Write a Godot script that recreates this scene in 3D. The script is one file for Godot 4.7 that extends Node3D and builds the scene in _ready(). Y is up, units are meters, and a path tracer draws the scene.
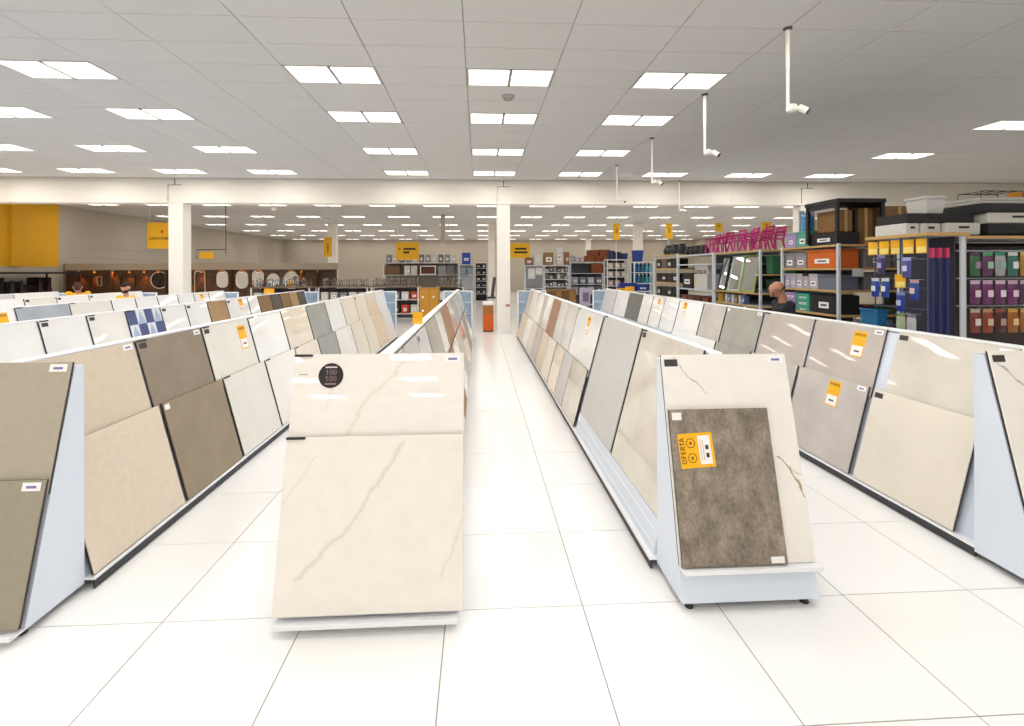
extends Node3D
# Tile showroom hall. x to the right, y up; d is the distance ahead of the camera (world z = -d).

const EYE := 1.98
const CEIL := 4.78
const X_L := -17.4
const X_R := 20.0
const D_FRONT := -16.0
const D_BACK := 43.9
const D_BEAM := 15.0
const COL0 := 0.46
const ROW0 := 6.98

var M := {}
var used := {}
var box_cache := {}
var tex_cache := {}
var rng := RandomNumberGenerator.new()


func _ready() -> void:
	rng.seed = 4711
	setup_camera()
	setup_environment()
	make_materials()
	build_lights()
	build_shell()
	build_ceiling()
	build_floor()
	build_stands()
	build_right_shelves()
	build_back_hall()
	build_people()
	build_small_things()


# ------------------------------------------------------------------ camera and light
func setup_camera() -> void:
	var cam := Camera3D.new()
	cam.name = "camera"
	cam.near = 0.05
	cam.far = 200.0
	var fpx := 481.3
	cam.set_frustum(726.0 / fpx * 0.05, Vector2((512.0 - 503.93) / fpx * 0.05, -(363.0 - 270.73) / fpx * 0.05), 0.05, 200.0)
	add_child(cam)
	cam.position = Vector3(0, EYE, 0)
	cam.rotation = Vector3(0, -0.0523, -0.0034)
	cam.current = true


func setup_environment() -> void:
	var env := Environment.new()
	env.background_mode = Environment.BG_COLOR
	env.background_color = Color(0.02, 0.02, 0.02)
	env.ambient_light_source = Environment.AMBIENT_SOURCE_DISABLED
	env.tonemap_mode = Environment.TONE_MAPPER_LINEAR
	env.tonemap_exposure = 1.0
	env.sdfgi_enabled = true
	env.ssao_enabled = true
	env.ssil_enabled = true
	var we := WorldEnvironment.new()
	we.name = "environment"
	we.environment = env
	add_child(we)


const LAMP_ENERGY := 2.1
const LAMP_GLOW := 2.2

func build_lights() -> void:
	var front_rows := [[ROW0, "first"], [ROW0 + 1.875, "second"], [ROW0 + 4.375, "third"], [ROW0 + 6.875, "fourth"]]
	var cols := {-13: "", -11: "leftmost of all", -9: "outermost left", -7: "second left", -5: "third left", -2: "left of the centre aisle", 0: "over the centre aisle", 2: "right of the centre aisle", 4: "over the camera poles", 6: "right of the camera poles", 8: "over the storage shelves"}
	for r in front_rows.size():
		for c in cols:
			if (c == 4 or c == 6) and r < 3:
				continue
			var px: float = (COL0 + 1.25 * c) / front_rows[r][0]
			var lab: String = "twin panel ceiling light, %s row before the beam, %s" % [front_rows[r][1], cols[c]]
			if cols[c] == "" or absf(px) > 1.3:
				lab = "twin panel ceiling light beyond the picture's edge"
			ceiling_light(COL0 + 1.25 * c, front_rows[r][0], lab, "twin panel lights of the front ceiling", 1.25)
	for k in 8:
		for c in [-12, -9, -7, -5, -2, 0, 2, 8, 11]:
			ceiling_light(COL0 + 1.25 * c, ROW0 - 2.5 * (k + 1), "twin panel ceiling light overhead and behind the viewer", "twin panel lights behind the viewer", 1.25)
	var ord := ["hidden", "first", "second", "third", "fourth", "fifth", "sixth"]
	for r in 7:
		for k in range(-7, 9):
			var d := 16.355 + 4.375 * r
			var lab := "slim ceiling light beyond the beam, %s row back, %s" % [ord[r], back_col(k)]
			if r == 0:
				lab = "ceiling light hidden close behind the white beam"
			ceiling_light(0.47 + 2.29 * k, d, lab, "lights of the back ceiling", 1.145)


func back_col(k: int) -> String:
	var words := ["", "second", "third", "fourth", "fifth", "sixth", "seventh", "eighth"]
	if k == 0:
		return "over the centre aisle"
	var side := "right" if k > 0 else "left"
	var n: int = absi(k)
	return "%s of the centre aisle" % side if n == 1 else "%s %s of the centre" % [words[n - 1] if n <= 8 else "last", side]


func ceiling_light(x: float, d: float, label: String, group: String, cell: float) -> void:
	var t := thing("ceiling_light", label, "ceiling light", V(x, CEIL, d), group)
	var w := cell - 0.03
	var dd := 0.595
	var fr := mb()
	for s: float in [-1.0, 1.0]:
		bx(fr, Vector3(s * (w / 2 - 0.012), 0.004, 0), Vector3(0.024, 0.022, dd))
		bx(fr, Vector3(0, 0.004, s * (dd / 2 - 0.012)), Vector3(w, 0.022, 0.024))
	bx(fr, Vector3(0, 0.013, 0), Vector3(w, 0.004, dd))
	part(t, "frame", fr_mesh("lamp_frame_%.3f" % cell, fr), M.lamp_frame)
	part(t, "divider", cbox(Vector3(0.046, 0.036, dd)), M.lamp_divider, Vector3(0, -0.003, 0))
	var half := w / 2 - 0.015 - 0.026
	for s: float in [-1.0, 1.0]:
		part(t, "diffuser", cbox(Vector3(half, 0.006, dd - 0.05)), M.lamp_glow, Vector3(s * (0.015 + half / 2), 0.002, 0))
	var l := AreaLight3D.new()
	l.name = "panel_glow"
	l.area_size = Vector2(w - 0.05, dd - 0.05)
	# the slimmer, older fittings beyond the beam are weaker and warmer
	l.light_energy = LAMP_ENERGY if cell > 1.2 else 1.4
	l.light_color = Color(1.0, 0.99, 0.972) if cell > 1.2 else Color(1.0, 0.965, 0.92)
	l.area_normalize_energy = true
	l.set("area_range", 60.0)
	l.shadow_enabled = true
	l.rotation = Vector3(-PI / 2, 0, 0)
	l.position = Vector3(0, -0.008, 0)
	t.add_child(l)


# ------------------------------------------------------------------ helpers
func V(x: float, y: float, d: float) -> Vector3:
	return Vector3(x, y, -d)


func numbered(called: String) -> String:
	var n: int = used.get(called, 0)
	used[called] = n + 1
	return called if n == 0 else "%s_%03d" % [called, n]


func thing(called: String, label: String, category: String, at := Vector3.ZERO, group := "") -> Node3D:
	var o := Node3D.new()
	o.name = numbered(called)
	add_child(o)
	o.position = at
	tag(o, label, category, group)
	return o


func tag(o: Node3D, label: String, category: String, group := "") -> void:
	o.set_meta("label", label)
	o.set_meta("category", category)
	if group != "":
		o.set_meta("group", group)


func part(parent: Node3D, called: String, mesh: Mesh, m: Material, at := Vector3.ZERO, rot := Vector3.ZERO, label := "") -> MeshInstance3D:
	var o := MeshInstance3D.new()
	o.name = called
	o.mesh = mesh
	o.material_override = m
	parent.add_child(o, true)
	o.position = at
	o.rotation = rot
	if label != "":
		o.set_meta("label", label)
	return o


func struct(called: String, mesh: Mesh, m: Material, at := Vector3.ZERO, label := "", category := "") -> MeshInstance3D:
	var o := MeshInstance3D.new()
	o.name = numbered(called)
	o.mesh = mesh
	o.material_override = m
	add_child(o)
	o.position = at
	o.set_meta("kind", "structure")
	if label != "":
		o.set_meta("label", label)
		o.set_meta("category", category)
	return o


func mb() -> SurfaceTool:
	var st := SurfaceTool.new()
	st.begin(Mesh.PRIMITIVE_TRIANGLES)
	return st


func fr_mesh(key: String, st: SurfaceTool) -> Mesh:
	if not box_cache.has(key):
		box_cache[key] = st.commit()
	return box_cache[key]


func poly(st: SurfaceTool, pts: Array, inside: Vector3, uvs := []) -> void:
	var n: Vector3 = (pts[1] - pts[0]).cross(pts[2] - pts[0])
	if n.length() < 1e-12:
		return
	n = n.normalized()
	var mid := Vector3.ZERO
	for p in pts:
		mid += p
	mid /= pts.size()
	var flip: bool = n.dot(mid - inside) < 0.0
	if flip:
		n = -n
	for i in range(1, pts.size() - 1):
		var tri := [0, i, i + 1] if flip else [0, i + 1, i]
		for j in tri:
			st.set_normal(n)
			st.set_uv(uvs[j] if uvs else Vector2(pts[j].x, -pts[j].y))
			st.add_vertex(pts[j])


# a chamfered box into a surface tool; uv runs 0..1 over width and height
func bx(st: SurfaceTool, c: Vector3, size: Vector3, bevel := -1.0, basis := Basis.IDENTITY) -> void:
	var h := size / 2
	var b: float = bevel if bevel >= 0.0 else minf(0.004, minf(size.x, minf(size.y, size.z)) * 0.2)
	b = minf(b, minf(h.x, minf(h.y, h.z)) * 0.9)
	var uvf := func(p: Vector3) -> Vector2: return Vector2(p.x / size.x + 0.5, 0.5 - p.y / size.y)
	var put := func(a: Array) -> void:
		var q := []
		var u := []
		for p in a:
			q.append(c + basis * p)
			u.append(uvf.call(p))
		poly(st, q, c, u)
	if b <= 0.0:
		for ax in 3:
			for s: float in [-1.0, 1.0]:
				var f := []
				for k in [[-1.0, -1.0], [1.0, -1.0], [1.0, 1.0], [-1.0, 1.0]]:
					var p := Vector3.ZERO
					p[ax] = s * h[ax]
					p[(ax + 1) % 3] = k[0] * h[(ax + 1) % 3]
					p[(ax + 2) % 3] = k[1] * h[(ax + 2) % 3]
					f.append(p)
				put.call(f)
		return
	var vert := func(sg: Vector3, ax: int) -> Vector3:
		var p := Vector3(sg.x * (h.x - b), sg.y * (h.y - b), sg.z * (h.z - b))
		p[ax] = sg[ax] * h[ax]
		return p
	for ax in 3:
		var a1 := (ax + 1) % 3
		var a2 := (ax + 2) % 3
		for s: float in [-1.0, 1.0]:
			var f := []
			for k in [[-1.0, -1.0], [1.0, -1.0], [1.0, 1.0], [-1.0, 1.0]]:
				var sg := Vector3.ZERO
				sg[ax] = s
				sg[a1] = k[0]
				sg[a2] = k[1]
				f.append(vert.call(sg, ax))
			put.call(f)
		for s1: float in [-1.0, 1.0]:
			for s2: float in [-1.0, 1.0]:
				var lo := Vector3.ZERO
				lo[ax] = -1.0
				lo[a1] = s1
				lo[a2] = s2
				var hi := lo
				hi[ax] = 1.0
				put.call([vert.call(lo, a1), vert.call(hi, a1), vert.call(hi, a2), vert.call(lo, a2)])
	for sx: float in [-1.0, 1.0]:
		for sy: float in [-1.0, 1.0]:
			for sz: float in [-1.0, 1.0]:
				var sg := Vector3(sx, sy, sz)
				put.call([vert.call(sg, 0), vert.call(sg, 1), vert.call(sg, 2)])


func cbox(size: Vector3, bevel := -1.0) -> Mesh:
	var key := "b%.4f_%.4f_%.4f_%.4f" % [size.x, size.y, size.z, bevel]
	if not box_cache.has(key):
		var st := mb()
		bx(st, Vector3.ZERO, size, bevel)
		box_cache[key] = st.commit()
	return box_cache[key]


func prism(st: SurfaceTool, outline: Array, axis: int, a: float, b: float) -> void:
	# outline: Array of Vector2 in the plane across the axis (x: (z,y), y: (x,z), z: (x,y))
	var mk := func(p: Vector2, t: float) -> Vector3:
		return Vector3(t, p.y, p.x) if axis == 0 else (Vector3(p.x, t, p.y) if axis == 1 else Vector3(p.x, p.y, t))
	var c2 := Vector2.ZERO
	for p in outline:
		c2 += p
	c2 /= outline.size()
	var inside: Vector3 = mk.call(c2, (a + b) / 2)
	var lo := []
	var hi := []
	for p in outline:
		lo.append(mk.call(p, a))
		hi.append(mk.call(p, b))
	poly(st, lo, inside)
	poly(st, hi, inside)
	for i in outline.size():
		var j := (i + 1) % outline.size()
		poly(st, [lo[i], lo[j], hi[j], hi[i]], inside)


# a tube of n sides along a path of points
func tube(st: SurfaceTool, pts: Array, r: float, n := 8, r_end := -1.0) -> void:
	var rings := []
	for i in pts.size():
		var t: Vector3 = (pts[mini(i + 1, pts.size() - 1)] - pts[maxi(i - 1, 0)]).normalized()
		var u := t.cross(Vector3.UP if absf(t.y) < 0.9 else Vector3.RIGHT).normalized()
		var v := t.cross(u)
		var rr := r if r_end < 0.0 else lerpf(r, r_end, float(i) / (pts.size() - 1))
		var ring := []
		for k in n:
			var a := TAU * k / n
			ring.append(pts[i] + (u * cos(a) + v * sin(a)) * rr)
		rings.append(ring)
	for i in pts.size() - 1:
		var mid: Vector3 = (pts[i] + pts[i + 1]) / 2
		for k in n:
			var k2 := (k + 1) % n
			poly(st, [rings[i][k], rings[i][k2], rings[i + 1][k2], rings[i + 1][k]], mid)
	poly(st, rings[0], pts[1])
	poly(st, rings[-1], pts[-2])


# a turned shape: profile of Vector2(radius, height)
func lathe(st: SurfaceTool, prof: Array, n := 14, at := Vector3.ZERO) -> void:
	for i in prof.size() - 1:
		var a: Vector2 = prof[i]
		var b: Vector2 = prof[i + 1]
		var dir := b - a
		for k in n:
			var q := []
			for e in [[a, k], [a, k + 1], [b, k + 1], [b, k]]:
				var ang: float = TAU * e[1] / n
				q.append(at + Vector3(e[0].x * cos(ang), e[0].y, e[0].x * sin(ang)))
			if a.x < 1e-5:
				q.remove_at(1)
			elif b.x < 1e-5:
				q.remove_at(2)
			var am: float = TAU * (k + 0.5) / n
			var out := Vector3(dir.y * cos(am), -dir.x, dir.y * sin(am))
			var mid: Vector3 = (q[0] + q[1] + q[2]) / 3.0
			poly(st, q, mid - out.normalized() * 10.0)


func text_mesh(s: String, size: float, depth := 0.001) -> Mesh:
	var key := "t%s%.4f" % [s, size]
	if not box_cache.has(key):
		var tm := TextMesh.new()
		var f := SystemFont.new()
		f.font_names = PackedStringArray(["Droid Sans"])
		f.font_weight = 700
		tm.font = f
		tm.text = s
		tm.font_size = 32
		tm.pixel_size = size / 32.0
		tm.depth = depth
		tm.curve_step = 2.0
		box_cache[key] = tm
	return box_cache[key]


# ------------------------------------------------------------------ materials
func mat(c: Color, rough := 0.6, metal := 0.0, tex: Texture2D = null, tri := 0.0) -> StandardMaterial3D:
	var m := StandardMaterial3D.new()
	m.albedo_color = c
	m.roughness = rough
	m.metallic = metal
	if tex:
		m.albedo_texture = tex
		if tri > 0.0:
			m.uv1_triplanar = true
			m.uv1_scale = Vector3.ONE * tri
	return m


func rgb(r: float, g: float, b: float) -> Color:
	return Color(r / 255.0, g / 255.0, b / 255.0)


func noise_tex(key: String, freq: float, lo: float, hi: float, seed_: int, octaves := 4, size := 256, type := FastNoiseLite.TYPE_SIMPLEX_SMOOTH) -> Texture2D:
	if tex_cache.has(key):
		return tex_cache[key]
	var n := FastNoiseLite.new()
	n.noise_type = type
	n.seed = seed_
	n.frequency = freq
	n.fractal_octaves = octaves
	var t := NoiseTexture2D.new()
	t.width = size
	t.height = size
	t.seamless = true
	t.noise = n
	var g := Gradient.new()
	g.set_color(0, Color(lo, lo, lo))
	g.set_color(1, Color(hi, hi, hi))
	t.color_ramp = g
	tex_cache[key] = t
	return t


# thin veins of another colour drawn over a slab; lines are arrays of points in 0..1 of the slab
func vein_tex(key: String, base: Color, vein: Color, lines: Array, seed_: int, grain := 0.015) -> Texture2D:
	var n := FastNoiseLite.new()
	n.seed = seed_
	n.frequency = 0.018
	n.fractal_octaves = 4
	var n2 := FastNoiseLite.new()
	n2.seed = seed_ + 9
	n2.frequency = 0.035
	var s := 288
	var im := Image.create(s, s, false, Image.FORMAT_RGB8)
	for y in s:
		for x in s:
			var p := Vector2(x, y) / s
			var w := Vector2(n.get_noise_2d(x, y), n.get_noise_2d(x + 500, y)) * 0.022
			var amt := 0.0
			for l in lines:
				var pts: Array = l[0]
				for i in pts.size() - 1:
					var q := Geometry2D.get_closest_point_to_segment(p + w, pts[i], pts[i + 1])
					var dist := (p + w).distance_to(q)
					var wd: float = l[1] * (0.55 + 0.9 * absf(n2.get_noise_2d(x, y)) * 1.6)
					amt = maxf(amt, l[2] * clampf(1.0 - dist / wd, 0.0, 1.0))
			var tone := 1.0 + grain * n2.get_noise_2d(x * 0.6, y * 0.6)
			var c := base.lerp(vein, amt)
			im.set_pixel(x, y, Color(clampf(c.r * tone, 0, 1), clampf(c.g * tone, 0, 1), clampf(c.b * tone, 0, 1)))
	var t := ImageTexture.create_from_image(im)
	tex_cache[key] = t
	return t


func make_materials() -> void:
	var fine := noise_tex("fine", 0.06, 0.94, 1.0, 3, 3)
	var soft := noise_tex("soft", 0.012, 0.9, 1.0, 5, 4)
	M.lamp_frame = mat(rgb(238, 236, 230), 0.5)
	M.lamp_divider = mat(rgb(150, 146, 142), 0.6)
	M.lamp_glow = mat(rgb(255, 252, 245), 0.6)
	M.lamp_glow.emission_enabled = true
	M.lamp_glow.emission = Color(1.0, 0.975, 0.94)
	M.lamp_glow.emission_energy_multiplier = LAMP_GLOW
	M.floor_tile = mat(rgb(245, 244, 243), 0.16)
	M.floor_tile2 = mat(rgb(243, 242, 240), 0.18)
	M.grout = mat(rgb(150, 145, 138), 0.85)
	M.ceil_tile = mat(rgb(214, 212, 209), 0.9, 0.0, noise_tex("ceil", 0.11, 0.96, 1.0, 12, 3), 1.3)
	M.ceil_tile2 = mat(rgb(213, 211, 208), 0.9, 0.0, noise_tex("ceil", 0.11, 0.96, 1.0, 12, 3), 1.1)
	M.ceil_grid = mat(rgb(160, 158, 155), 0.9)
	M.beam = mat(rgb(246, 240, 229), 0.7)
	M.wall = mat(rgb(192, 183, 168), 0.8, 0.0, noise_tex("wall", 0.05, 0.97, 1.0, 41, 3), 0.5)
	M.yellow_wall = mat(rgb(236, 178, 8), 0.6, 0.0, noise_tex("wall", 0.05, 0.97, 1.0, 41, 3), 0.5)
	M.white_paint = mat(rgb(244, 240, 232), 0.55)
	M.stand = mat(rgb(222, 230, 242), 0.45)
	M.stand_white = mat(rgb(240, 241, 243), 0.4)
	M.board_blue = mat(rgb(170, 192, 214), 0.25, 0.0, noise_tex("bands", 0.02, 0.85, 1.0, 8, 3), 0.6)
	M.dark_edge = mat(rgb(52, 42, 38), 0.6)
	M.black = mat(rgb(24, 22, 22), 0.5)
	M.rubber = mat(rgb(60, 60, 62), 0.7)
	M.gap_shade = mat(rgb(58, 58, 62), 0.6)  # dark tone of the shadow gap under the stand ledges
	M.label_white = mat(rgb(244, 242, 240), 0.6)
	M.label_blue = mat(rgb(120, 116, 170), 0.6)
	M.label_dark = mat(rgb(58, 52, 50), 0.5)
	M.offer = mat(rgb(250, 184, 12), 0.55)
	M.offer_print = mat(rgb(120, 70, 10), 0.6)
	M.sign_yellow = mat(rgb(245, 187, 20), 0.5)
	M.metal = mat(rgb(205, 210, 216), 0.35, 0.6)
	M.chrome = mat(rgb(150, 146, 142), 0.25, 0.7)
	M.bronze = mat(rgb(84, 70, 60), 0.35, 0.6)
	M.shelf = mat(rgb(214, 219, 224), 0.4, 0.1)
	M.shelf_edge = mat(rgb(196, 158, 98), 0.6)
	M.shelf_back = mat(rgb(70, 66, 64), 0.7)
	M.wood_dark = mat(rgb(92, 62, 36), 0.5, 0.0, noise_tex("wood", 0.03, 0.7, 1.0, 21, 4), 0.6)
	M.cardboard = mat(rgb(168, 124, 70), 0.8, 0.0, fine, 0.8)
	M.mirror = mat(rgb(236, 238, 240), 0.02, 1.0)
	M.glass_dark = mat(rgb(20, 20, 24), 0.08)


func flat(r: float, g: float, b: float, rough := 0.55) -> StandardMaterial3D:
	var key := "f%d_%d_%d_%.2f" % [r, g, b, rough]
	if not M.has(key):
		M[key] = mat(rgb(r, g, b), rough)
	return M[key]


# slab finishes: [colour, roughness, pattern, pattern scale]
var SLAB := {
	"white": [247, 245, 242, 0.025, "soft", 0.6, "glossy white"],
	"warm": [245, 240, 233, 0.025, "soft", 0.5, "glossy warm white"],
	"cream": [236, 227, 211, 0.3, "soft", 0.7, "cream"],
	"peach": [238, 224, 205, 0.025, "soft", 0.7, "glossy peach cream"],
	"beige": [230, 223, 210, 0.03, "stone", 0.5, "glossy beige"],
	"sand": [216, 200, 179, 0.6, "fine", 1.0, "matte sand"],
	"sand2": [224, 208, 187, 0.6, "fine", 1.0, "matte pale sand"],
	"taupe": [150, 136, 117, 0.6, "stone", 0.9, "matte brown"],
	"taupe2": [156, 139, 115, 0.6, "stone", 0.8, "matte brown"],
	"khaki": [175, 166, 148, 0.6, "fine", 1.0, "matte khaki"],
	"khaki2": [157, 149, 130, 0.6, "fine", 1.0, "matte khaki"],
	"bone": [232, 227, 218, 0.5, "soft", 0.9, "bone"],
	"greige": [208, 200, 192, 0.5, "stone", 0.6, "greige"],
	"rosegrey": [206, 195, 186, 0.03, "stone", 0.5, "glossy rosy grey"],
	"grey": [165, 165, 158, 0.4, "stone", 0.6, "grey"],
	"ltgrey": [208, 206, 203, 0.45, "fine", 0.8, "light grey"],
	"olive": [176, 173, 162, 0.15, "stone", 0.6, "olive grey"],
	"dark": [122, 119, 112, 0.5, "stone", 1.0, "dark grey"],
	"wood": [190, 146, 112, 0.5, "planks", 0.9, "reddish wood"],
	"brown": [158, 124, 76, 0.5, "planks", 0.8, "brown wood"],
	"umber": [104, 90, 80, 0.5, "planks", 0.8, "dark umber"],
	"tan": [176, 142, 98, 0.55, "fine", 0.9, "tan"],
	"bluegrey": [176, 182, 190, 0.4, "stone", 0.6, "blue grey"],
}


func slab_mat(key: String) -> StandardMaterial3D:
	var k := "slab_" + key
	if not M.has(k):
		var s: Array = SLAB[key]
		var t: Texture2D
		match s[4]:
			"fine": t = noise_tex("slab_fine", 0.05, 0.965, 1.0, 31, 4)
			"stone": t = noise_tex("slab_stone", 0.014, 0.915, 1.0, 33, 5)
			"planks": t = noise_tex("slab_planks", 0.03, 0.72, 1.0, 35, 4)
			_: t = noise_tex("slab_soft", 0.01, 0.97, 1.0, 37, 4)
		M[k] = mat(rgb(s[0], s[1], s[2]), s[3], 0.0, t, s[5])
		if s[4] == "planks":
			M[k].uv1_scale = Vector3(3.0, 0.4, 1.0)
	return M[k]


# ------------------------------------------------------------------ the hall
func build_shell() -> void:
	var dm := (D_FRONT + D_BACK) / 2
	var dl := D_BACK - D_FRONT
	var xm := (X_L + X_R) / 2
	var xl := X_R - X_L
	var wl := struct("wall_left", cbox(Vector3(0.3, 5.2, dl + 0.6), 0.0), M.wall, V(X_L - 0.15, 2.4, dm), "cream block wall along the left side of the hall", "wall")
	# yellow painted stretch of the wall, a thin coat standing a few millimetres proud
	part(wl, "yellow_paint", cbox(Vector3(0.012, 2.58, 9.6), 0.0), M.yellow_wall, Vector3(0.156, 1.09, dm - 16.1), Vector3.ZERO, "yellow painted stretch of wall")
	part(wl, "pilaster", cbox(Vector3(0.12, 2.56, 0.32)), M.yellow_wall, Vector3(0.2, 1.09, dm - 18.95), Vector3.ZERO, "yellow painted pilaster")
	struct("wall_right", cbox(Vector3(0.3, 5.2, dl + 0.6), 0.0), M.wall, V(X_R + 0.15, 2.4, dm), "cream wall along the right side of the hall", "wall")
	struct("wall_back", cbox(Vector3(xl, 5.2, 0.3), 0.0), M.wall, V(xm, 2.4, D_BACK + 0.15), "cream wall at the far end of the hall", "wall")
	struct("wall_front", cbox(Vector3(xl, 5.2, 0.3), 0.0), M.wall, V(xm, 2.4, D_FRONT - 0.15), "cream wall behind the viewer", "wall")
	# conduit lines along the left wall
	for yy: float in [2.62, 3.05]:
		part(wl, "wall_conduit", cbox(Vector3(0.02, 0.02, 20.0)), M.wall, Vector3(0.16, yy - 2.4, dm - 31.5))
	# beam
	var bw := xl
	var b := struct("trim_1", cbox(Vector3(bw, CEIL - 4.065 + 0.02, 0.42), 0.0), M.beam, V(xm, (CEIL + 4.065) / 2 + 0.01, D_BEAM + 0.21), "cream beam across the whole hall under the ceiling", "beam")
	for x: float in [-13.9, -5.2, -0.75, 2.05, 5.35, 8.1, 15.0]:
		part(b, "joint_cover", cbox(Vector3(0.05, 0.69, 0.012)), M.beam, Vector3(x - xm, -0.015, 0.214))
	# pillars
	var plist := [[-9.13, D_BEAM + 0.23, 0.43, 4.065, "white square pillar at left, first under the beam"], [0.78, D_BEAM + 0.23, 0.41, 4.065, "white square pillar at the end of the centre aisle"], [10.6, D_BEAM + 0.23, 0.41, 4.065, "white square pillar behind the storage shelves at right"],
		[-8.5, 28.6, 0.46, CEIL, "distant white pillar standing near the mirror display"], [0.77, 28.6, 0.42, CEIL, "distant white pillar half hidden by the aisle pillar"], [9.4, 28.0, 0.46, CEIL, "distant white pillar behind the goods shelves at right"], [9.17, 40.0, 0.4, CEIL, "farthest white pillar by the back wall"]]
	for p in plist:
		var o := struct("support_pillar", cbox(Vector3(p[2], p[3], p[2]), 0.012), M.white_paint, V(p[0], p[3] / 2, p[1]), p[4], "pillar")
		part(o, "base_skirting", cbox(Vector3(p[2] + 0.02, 0.1, p[2] + 0.02)), M.stand_white, Vector3(0, -p[3] / 2 + 0.05, 0))
	for x: float in [-9.13, 0.78, 10.6]:
		var t := thing("cable_bracket", "thin dark cable bracket on the beam above the %s pillar" % {-9.13: "left", 0.78: "aisle", 10.6: "right"}[x], "cable bracket", V(x, 4.5, D_BEAM - 0.012), "cable brackets on the beam")
		var st := mb()
		tube(st, [Vector3(-0.2, -0.38, 0), Vector3(-0.2, 0.1, 0), Vector3(0.2, 0.1, 0)], 0.009, 6)
		tube(st, [Vector3(0.0, 0.1, 0), Vector3(0.0, 0.28, 0)], 0.012, 6)
		part(t, "conduit", st.commit(), flat(96, 90, 84))


func build_ceiling() -> void:
	var dm := (D_FRONT + D_BACK) / 2
	var xm := (X_L + X_R) / 2
	var c := struct("ceiling", cbox(Vector3(X_R - X_L + 0.6, 0.2, D_BACK - D_FRONT + 0.6), 0.0), M.ceil_grid, V(xm, CEIL + 0.12, dm), "grey panelled suspended ceiling over the whole hall", "ceiling")
	var lamps := {}
	for o in get_children():
		if o.has_meta("category") and o.get_meta("category") == "ceiling light":
			lamps[Vector2i(roundi(o.position.x * 20), roundi(-o.position.z * 20))] = true
	var rest := mb()
	var rest_back := mb()
	var single := 0
	var g := 0.004
	# front hall: cells of 1.25 by 0.625
	for kx in range(-15, 17):
		var cx := COL0 + 1.25 * kx
		var x0 := maxf(cx - 0.625, X_L)
		var x1 := minf(cx + 0.625, X_R)
		if x1 - x0 < 0.05:
			continue
		for kd in range(-37, 13):
			var cd := ROW0 + 0.625 * kd
			var d0 := maxf(cd - 0.3125, D_FRONT)
			var d1 := minf(cd + 0.3125, D_BEAM)
			if d1 - d0 < 0.05 or lamps.has(Vector2i(roundi(cx * 20), roundi(cd * 20))):
				continue
			var size := Vector3(x1 - x0 - 2 * g, 0.016, d1 - d0 - 2 * g)
			var at := V((x0 + x1) / 2, CEIL + 0.008, (d0 + d1) / 2)
			var ang := absf(cx - 0.05 * cd) / cd if cd > 0 else 9.0
			if cd > 4.3 and cd < 14.9 and ang < 1.22 and kx > -10 and kx < 10 and single < 298:
				part(c, "ceiling_tile", cbox(size, 0.003), M.ceil_tile if (kx * 7 + kd * 3) % 3 else M.ceil_tile2, at - c.position)
				single += 1
			else:
				bx(rest, at - c.position, size, 0.0)
	# back hall
	for kx in range(-16, 18):
		var cx := 0.47 + 1.145 * kx
		var x0 := maxf(cx - 0.5725, X_L)
		var x1 := minf(cx + 0.5725, X_R)
		if x1 - x0 < 0.05:
			continue
		for kd in range(0, 46):
			var cd := 16.355 + 0.625 * (kd - 1)
			var d0 := maxf(cd - 0.3125, D_BEAM + 0.42)
			var d1 := minf(cd + 0.3125, D_BACK)
			if d1 - d0 < 0.05 or lamps.has(Vector2i(roundi(cx * 20), roundi(cd * 20))):
				continue
			bx(rest_back, V((x0 + x1) / 2, CEIL + 0.008, (d0 + d1) / 2) - c.position, Vector3(x1 - x0 - 2 * g, 0.016, d1 - d0 - 2 * g), 0.0)
	var r := part(c, "ceiling_tiles", rest.commit(), M.ceil_tile)
	r.set_meta("kind", "stuff")
	var rb := part(c, "ceiling_tiles", rest_back.commit(), M.ceil_tile)
	rb.set_meta("kind", "stuff")


func build_floor() -> void:
	var dm := (D_FRONT + D_BACK) / 2
	var xm := (X_L + X_R) / 2
	var f := struct("floor", cbox(Vector3(X_R - X_L + 0.6, 0.2, D_BACK - D_FRONT + 0.6), 0.0), M.grout, V(xm, -0.103, dm), "polished white tiled floor of the showroom", "floor")
	var rest := mb()
	var p := 0.8
	var g := 0.003
	for kx in range(-24, 26):
		for kd in range(-27, 51):
			var x0 := maxf(0.606 + p * kx, X_L)
			var x1 := minf(0.606 + p * (kx + 1), X_R)
			var d0 := maxf(3.62 + p * kd, D_FRONT)
			var d1 := minf(3.62 + p * (kd + 1), D_BACK)
			if x1 - x0 < 0.02 or d1 - d0 < 0.02:
				continue
			var size := Vector3(x1 - x0 - 2 * g, 0.02, d1 - d0 - 2 * g)
			var at := V((x0 + x1) / 2, -0.01, (d0 + d1) / 2) - f.position
			if kx >= -7 and kx <= 6 and kd >= -4 and kd <= 16:
				part(f, "floor_tile", cbox(size, 0.0015), M.floor_tile if (kx * 5 + kd * 11) % 4 else M.floor_tile2, at)
			else:
				bx(rest, at, size, 0.0)
	var r := part(f, "floor_tiles", rest.commit(), M.floor_tile)
	r.set_meta("kind", "stuff")


# ------------------------------------------------------------------ tile stands
const BASE_HALF := 0.42
const TOP_HALF := 0.07
const FACE_Y0 := 0.10
const FACE_Y1 := 1.42
const W_TOP_Y := 1.43
const W_TOP_D := 3.03
const W_BOT_D := 2.70


func face_frame(xc: float, s: float) -> Array:
	# [up the slope, outward normal, point at the foot of the tile plane at d = 0]
	var up := Vector3(s * (TOP_HALF - BASE_HALF), FACE_Y1 - FACE_Y0, 0).normalized()
	var n := Vector3(s * up.y, absf(up.x), 0)
	return [up, n, Vector3(xc + s * BASE_HALF, FACE_Y0, 0)]


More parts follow.
